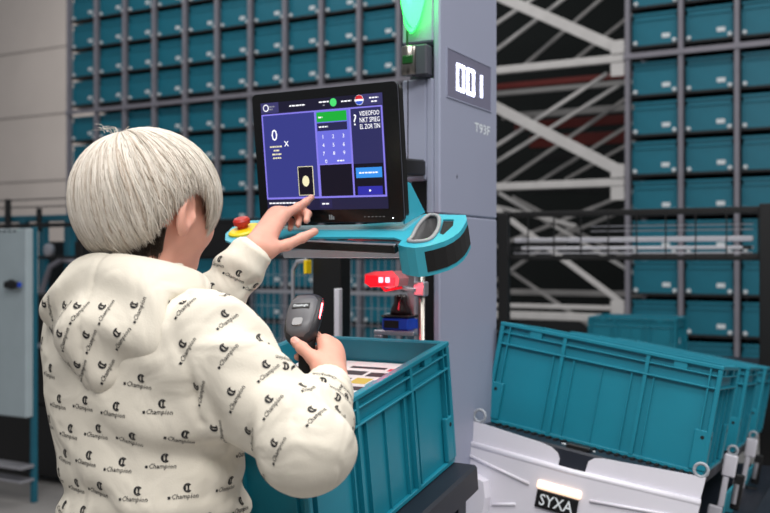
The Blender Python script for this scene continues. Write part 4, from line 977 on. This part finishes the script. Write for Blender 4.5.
# ---- all-over print: script lettering under a barred C emblem, laid on the cloth
def emblem():
    v = []; f = []; A = np.linspace(R(42), R(318), 15)
    for a in A:
        th = 0.30 + 0.30 * max(0, -math.cos(a)); v += [(math.cos(a) * 1.0, math.sin(a) * 1.0), (math.cos(a) * (1 - th), math.sin(a) * (1 - 0.24))]
    for i in range(len(A) - 1): f.append((2 * i, 2 * i + 1, 2 * i + 3, 2 * i + 2))
    for (x0, y0, x1, y1) in ((-0.05, -0.62, 0.30, 0.62), (-0.22, 0.45, 0.50, 0.66), (-0.22, -0.66, 0.50, -0.45)):
        k = len(v); v += [(x0, y0), (x1, y0), (x1, y1), (x0, y1)]; f.append((k, k + 1, k + 2, k + 3))
    return np.array(v), f
EV, EF = emblem(); TV, TF = text2d('Champion', 0.0105, 0.006, 0.25, 1)
TV = TV * np.array([0.040 / (TV[:, 0].max() - TV[:, 0].min()), 1.0])
DV = np.concatenate([EV * 0.0068 + np.array((0.006, 0.0085)), TV + np.array((0.002, -0.0045)), np.array([(-.0235, -.0065), (-.0195, -.0065), (-.0195, -.0025), (-.0235, -.0025)])])
nE, nT = len(EV), len(TV)
DF = list(EF) + [tuple(i + nE for i in q) for q in TF] + [tuple(nE + nT + i for i in range(4))]
class Print:
    def __init__(s, bvh): s.b = bvh; s.v = []; s.f = []
    def stamp(s, o, d, tdir, ang, k=1.0, test=None):
        h = s.b.ray_cast(Vector(o), Vector(d), 0.4)
        if h[0] is None: return
        c = np.array(h[0]); nr = np.array(h[1])
        if nr @ np.asarray(d) > -0.3 or (test and not test(c)): return
        t, b, nr = frame(nr, tdir); ca, sa = math.cos(ang), math.sin(ang)
        out = []
        for x, y in DV * k:
            q = c + t * (x * ca - y * sa) + b * (x * sa + y * ca) + nr * 0.02
            h2 = s.b.ray_cast(Vector(q), Vector(-nr), 0.05)
            if h2[0] is None: return
            out.append(np.array(h2[0]) + np.array(h2[1]) * 0.0009 - OFF)
        k0 = len(s.v); s.v += out; s.f += [tuple(i + k0 for i in q) for q in DF]
pr = Print(bv_h)
def on_torso(c):
    if torso_sdf(c[None])[0] > 0.012: return False
    nb = bv_hood.find_nearest(Vector(c))
    return nb[3] > 0.02
for j, z in enumerate(np.arange(0.90, 1.40, 0.0415)):
    for i in range(13):
        th = 2 * math.pi * (i + 0.5 * (j % 2) + 0.12 * math.sin(j * 2.1)) / 13
        o = np.array((TC[0] + 0.42 * math.cos(th), TC[1] + 0.40 * math.sin(th), z + 0.003 * math.sin(7 * th)))
        d = np.array((TC[0] - o[0], TC[1] - o[1], 0)); d /= np.linalg.norm(d)
        pr.stamp(o, d, (-math.sin(th), math.cos(th), 0), R(-4), 1.0, on_torso)
def sleeve(a, b, t0, t1, nseg, nring, twist=0.0, sg_=-1.0):
    a, b = np.asarray(a), np.asarray(b); ax_ = (b - a) / np.linalg.norm(b - a); x = np.cross(ax_, (0, 0, 1.0)); x /= np.linalg.norm(x); y = np.cross(ax_, x)
    for j in range(nseg):
        c = a + (b - a) * (t0 + (t1 - t0) * j / max(1, nseg - 1))
        for i in range(nring):
            th = 2 * math.pi * (i + 0.5 * (j % 2)) / nring + twist; r = x * math.cos(th) + y * math.sin(th)
            pr.stamp(c + r * 0.16, -r, (np.cross(ax_, r) * 1.0 + ax_ * 0.2) * sg_, 0.0, 0.95, lambda q: torso_sdf(q[None])[0] > 0.006 and bv_hood.find_nearest(Vector(q))[3] > 0.018)
sleeve(shR, elR, -0.12, 0.98, 6, 6, 0.4); sleeve(elR, wrR, 0.34, 0.62, 2, 6, 0.2)
sleeve(shL, elL, 0.0, 1.0, 6, 6, 0.0, 1.0); sleeve(elL, wrL, 0.10, 0.72, 4, 6, 0.5, 1.0)
mesh_obj('print', pr.v, pr.f, 'print_ink', ho, kind='stuff')
ph = Print(bv_hood)
for j, z in enumerate((1.318, 1.362, 1.405)):
    for i in range(8):
        th = math.pi + math.pi * (i + 0.5 * (j % 2)) / 7.5
        o = np.array((-1.08 + 0.35 * math.cos(th), 1.12 + 0.35 * math.sin(th), z + 0.05)); d = np.array((-1.08 - o[0], 1.12 - o[1], -0.05)); d /= np.linalg.norm(d)
        if i % 1 == 0: ph.stamp(o, d, (-math.sin(th), math.cos(th), 0), R(62), 0.92, lambda q: bv_h.find_nearest(Vector(q))[3] > 0.004)
mesh_obj('print', ph.v, ph.f, 'print_ink', hd_o, kind='stuff')

# ---- hair: dense strands combed from the crown over a cap, dark cropped nape
HRD = np.array((0.103, 0.124, 0.110)); HCC = np.array((0.0, -0.016, 0.010))
CR = np.array((-0.10, -0.42, 0.90)); CR /= np.linalg.norm(CR)
c1 = np.cross(CR, (1.0, 0, 0)); c1 /= np.linalg.norm(c1); c2 = np.cross(CR, c1)
PS = [0, 30, 55, 75, 92, 108, 125, 140, 155, 180]; ML = [-50, -47, -36, -10, 8, 6, -22, -20, 18, 24]
def min_lat(dv):
    psi = np.degrees(np.abs(np.arctan2(dv[..., 0], -dv[..., 1]))); return np.radians(np.interp(psi, PS, ML))
def hair_pt(dv, k):
    dv = dv * np.where(dv[..., 2:] < 0, np.array((1, 1, 1.16)), 1.0)
    return (HCC + dv * HRD * k[..., None]) @ HR.T * HS + HC - OFF
def path(phi, tmax_n=60):
    t = np.linspace(0, 2.9, tmax_n); dv = np.cos(t)[:, None] * CR + np.sin(t)[:, None] * (c1 * math.cos(phi) + c2 * math.sin(phi))
    lat = np.arcsin(np.clip(dv[:, 2], -1, 1)); bad = (lat < min_lat(dv)) & (t > 0.35)
    e = np.argmax(bad) if bad.any() else tmax_n - 1
    return t[max(e, 3)]
NP = 240; TM = np.array([path(2 * math.pi * i / NP) for i in range(NP)])
for _ in range(3): TM = (np.roll(TM, 1) + TM * 2 + np.roll(TM, -1)) / 4
cv, cf = [], []
NT = 30
for i in range(NP):
    phi = 2 * math.pi * i / NP; t = np.linspace(0.0, TM[i], NT)
    dv = np.cos(t)[:, None] * CR + np.sin(t)[:, None] * (c1 * math.cos(phi) + c2 * math.sin(phi))
    kk = 0.955 - 0.09 * (np.linspace(0, 1, NT) ** 6); cv += list(hair_pt(dv, kk))
for i in range(NP):
    for j in range(NT - 1): a, b = i * NT + j, ((i + 1) % NP) * NT + j; cf.append((a, b, b + 1, a + 1))
hr = mesh_obj('hair', cv, cf, 'hair_under', pe, smooth=True)
def strands(N, name, m, seedv, lift, rad, parent, dark=False):
    g = np.random.default_rng(seedv); SV = []; SF = []; npt = 13; base = 0
    for s in range(N):
        phi = g.uniform(0, 2 * math.pi); cl = math.sin(phi * 23) * 0.5 + math.sin(phi * 41 + 1) * 0.5
        T = np.interp(phi, np.linspace(0, 2 * math.pi, NP + 1), np.append(TM, TM[0])) * (1 + g.normal(0, 0.018))
        t0 = max(0.0, g.uniform(-0.5, 0.72)) * T; t = np.linspace(t0, T * (1 if t0 > 0.3 * T else g.uniform(0.75, 1.02)), npt); u = np.linspace(0, 1, npt)
        sw = g.normal(0, 0.05); ph_ = phi + sw * u + 0.03 * np.sin(u * 6 + g.uniform(0, 6)) + 0.02 * cl * u
        dv = np.cos(t)[:, None] * CR + np.sin(t)[:, None] * (np.cos(ph_)[:, None] * c1 + np.sin(ph_)[:, None] * c2)
        k = lift + 0.014 * cl * np.sin(u * 2.6) + g.uniform(-0.012, 0.010) + 0.012 * np.sin(u * 3.0)
        k = k - 0.075 * (t / T).clip(0, 1.2) ** 7 - 0.03 * (1 - u) ** 8
        P = hair_pt(dv, k); tg = np.gradient(P, axis=0); tg /= np.linalg.norm(tg, axis=1)[:, None]
        rd = P + OFF - HC; rd /= np.linalg.norm(rd, axis=1)[:, None]; sd = np.cross(tg, rd); sd /= np.linalg.norm(sd, axis=1)[:, None]
        r = rad * g.uniform(0.7, 1.3) * np.interp(u, [0, 0.15, 0.8, 1], [0.5, 1, 0.9, 0.2])[:, None]
        ring3 = np.stack([P + sd * r * 1.5, P + rd * r, P - sd * r * 1.5], 1)
        SV.append(ring3.reshape(-1, 3)); i0 = base + np.arange(npt - 1) * 3
        for a, b in ((0, 1), (1, 2), (2, 0)): SF.append(np.stack([i0 + a, i0 + b, i0 + 3 + b, i0 + 3 + a], 1))
        base += npt * 3
    return mesh_np(name, np.concatenate(SV), np.concatenate(SF), m, parent, kind='stuff')
strands(7500, 'hair_strands', 'hair', 11, 0.985, 0.00072, hr)
fly = MB(); g = np.random.default_rng(5)
for s in range(16):
    b0 = hl(-0.035 + g.normal(0, 0.012), -0.06 + g.normal(0, 0.012), 0.110); b0 = np.array(b0)
    dr = np.array((g.normal(-0.25, 0.35), g.normal(-0.2, 0.3), 1.0)) * g.uniform(0.006, 0.012); sd = np.array((g.normal(0, .01), g.normal(0, .01), -0.003))
    fly.tube([b0, b0 + dr * 0.6, b0 + dr + sd], [0.0005, 0.0004, 0.0002], 4)
fly.build('stray_hair', 'hair', hr, kind='stuff')
# cropped dark nape
nv, nf = [], []; NA, NZ = 40, 10
for i in range(NA):
    psi = R(-78 + 156 * i / (NA - 1))
    for j in range(NZ):
        z = -0.035 - 0.070 * j / (NZ - 1) * (1 - 0.45 * abs(psi) / 1.36)
        o = HC + HR @ np.array((0, -0.02, z)) * HS; d = HR @ np.array((math.sin(psi), -math.cos(psi), 0))
        h = bvb.ray_cast(Vector(o + d * 0.2), Vector(-d), 0.3); p = np.array(h[0]) if h[0] is not None else o
        nv.append(p + d * 0.0035 * (1 if j < NZ - 1 else -0.5) - OFF)
for i in range(NA - 1):
    for j in range(NZ - 1): a = i * NZ + j; nf.append((a, a + 1, a + NZ + 1, a + NZ))
mesh_obj('cropped_nape', nv, nf, 'hair_dark', hr, smooth=True)
ns = MB(); g = np.random.default_rng(9)
for s in range(700):
    i = g.integers(1, NA - 2); j = g.integers(0, NZ - 1); p = np.array(nv[i * NZ + j]) * (1 - (fr_ := g.random())) + np.array(nv[(i + 1) * NZ + j]) * fr_
    psi = R(-78 + 156 * (i + fr_) / (NA - 1)); d = HR @ np.array((math.sin(psi), -math.cos(psi), 0))
    ns.tube([p - d * 0.001, p + d * 0.003 + np.array((0, 0, -0.007)), p + d * 0.0015 + np.array((0, 0, -0.016))], [0.0009, 0.0007, 0.0002], 3)
ns.build('nape_strands', 'hair_dark', hr, kind='stuff')

# ---- trousers and shoes
def legs_sdf(p):
    d = ell(p, (TC[0] + 0.012, TC[1] - 0.01, 0.92), (0.160, 0.122, 0.10))
    for s in (-1, 1):
        hip = (TC[0] + s * 0.082, TC[1] - 0.01, 0.90); kn = (TC[0] + s * 0.09, TC[1] + 0.01, 0.50); an = (TC[0] + s * 0.10, TC[1] - 0.03, 0.11)
        d = smin(d, cone(p, hip, kn, 0.090, 0.068), 0.03); d = smin(d, cone(p, kn, an, 0.066, 0.058), 0.02)
    d = d - 0.003 * np.sin(60 * p[:, 2] + 4 * np.sin(20 * p[:, 0])) * np.exp(-((p[:, 2] - 0.16) / 0.08) ** 2)
    return np.maximum(d, 0.075 - p[:, 2])
V, Q = surface(legs_sdf, (-1.32, 0.95, 0.04), (-0.82, 1.36, 1.06), 0.008)
mesh_np('trousers', relax(V, Q, 1, 0.4) - OFF, Q, 'trousers', pe)
for s in (-1, 1):
    cx_, cy_ = TC[0] + s * 0.105, TC[1] - 0.045
    def shoe_sdf(p):
        d = smin(cone(p, (cx_, cy_, 0.055), (cx_ + s * 0.012, cy_ + 0.16, 0.042), 0.042, 0.036), cone(p, (cx_, cy_, 0.06), (cx_, cy_ + 0.01, 0.105), 0.042, 0.040), 0.03)
        return np.maximum(d, 0.022 - p[:, 2])
    V, Q = surface(shoe_sdf, (cx_ - 0.12, cy_ - 0.12, 0.0), (cx_ + 0.12, cy_ + 0.26, 0.18), 0.005)
    shp = mesh_np('shoe', V - OFF, Q, 'shoe', pe)
    ol = smooth_poly([(cx_ - .042, cy_), (cx_ - .03, cy_ - .036), (cx_, cy_ - .046), (cx_ + .03, cy_ - .036), (cx_ + .042, cy_), (cx_ + .045 + s * .006, cy_ + .09), (cx_ + .042 + s * .012, cy_ + .16), (cx_ + s * .012, cy_ + .2), (cx_ - .042 + s * .012, cy_ + .16), (cx_ - .042 + s * .006, cy_ + .09)], 4)
    MB().prism([(x - OFF[0], y - OFF[1]) for x, y in ol], 0.0, 0.0225).build('sole', 'sole', shp)

# ------------------------------------------------------------------ hand scanner
fwd = Vector((-0.20, 0.66, 0.72)).normalized(); upv = Vector((0.12, -0.72, 0.66)); upv = (upv - fwd * upv.dot(fwd)).normalized(); rgt = fwd.cross(upv)
SM = Matrix((rgt, fwd, upv)).transposed().to_4x4(); SM = SM @ Matrix.Scale(0.88, 4); SM.translation = Vector((-0.899, 1.363, 1.389))
hs = empty('hand_scanner', 'grey handheld barcode scanner with black grip in right hand', 'scanner', SM)
def loft(secs, n=28, pw=2.5):
    v = []; f = []
    for (y, cx_, cz_, a, b) in secs:
        for k in range(n):
            q = 2 * math.pi * k / n; c_, s_ = math.cos(q), math.sin(q)
            v.append((cx_ + a * math.copysign(abs(c_) ** (2 / pw), c_), y, cz_ + b * math.copysign(abs(s_) ** (2 / pw), s_)))
    for i in range(len(secs) - 1):
        for k in range(n): f.append((i * n + k, (i + 1) * n + k, (i + 1) * n + (k + 1) % n, i * n + (k + 1) % n))
    f.append(tuple(range(n))); f.append(tuple((len(secs) - 1) * n + k for k in range(n - 1, -1, -1)))
    return v, f
v, f = loft([(-0.054, 0, -0.008, 0.008, 0.004), (-0.050, 0, -0.006, 0.019, 0.010), (-0.042, 0, -0.003, 0.0275, 0.016), (-0.028, 0, 0, 0.033, 0.020), (-0.005, 0, 0.001, 0.0355, 0.022), (0.020, 0, 0.001, 0.0355, 0.0225), (0.042, 0, 0, 0.034, 0.0215), (0.055, 0, -0.001, 0.030, 0.019), (0.060, 0, -0.002, 0.024, 0.015)])
mesh_obj('head', v, f, 'scanner_dark', hs, True)
v, f = loft([(-0.046, 0, 0.006, 0.012, 0.005), (-0.036, 0, 0.012, 0.023, 0.009), (-0.015, 0, 0.0155, 0.0285, 0.010), (0.012, 0, 0.0165, 0.030, 0.0105), (0.036, 0, 0.0145, 0.0285, 0.0105), (0.050, 0, 0.011, 0.022, 0.009)])
mesh_obj('top_shell', v, f, 'scanner_grey', hs, True)
MB().box(-0.018, 0.018, 0.010, 0.024, 0.0255, 0.0277, 0.001).build('badge', 'black', hs)
text_obj('Datalogic', 0.0085, 'white_label', hs, Matrix.Translation((0, 0.017, 0.0279)) @ Matrix.Rotation(R(-90), 4, 'X'), bold=0.01, width=0.030)
MB().prism(rrect(-0.010, -0.030, 0.010, -0.012, 0.005), 0.0225, 0.0262).build('button', 'grey_plastic', hs)
MB().tube([(0.0335, 0.0, 0.006), (0.034, 0.02, 0.007), (0.0325, 0.038, 0.006)], 0.0026, 8).build('status_light', 'led_red', hs)
SI = SM.inverted(); hp = [SI @ Vector(p) for p in ((-0.892, 1.364, 1.383), (-0.8855, 1.3535, 1.3653), (-0.8835, 1.349, 1.33), (-0.882, 1.345, 1.30), (-0.8804, 1.3426, 1.2684), (-0.8802, 1.3424, 1.262))]
MB().tube(hp, [0.022, 0.0175, 0.0155, 0.0155, 0.0165, 0.014], 18).build('grip', 'black_rubber', hs, smooth=True)
MB().box(-0.012, 0.012, 0.012, 0.024, -0.045, -0.018, 0.004).build('trigger', 'black', hs)
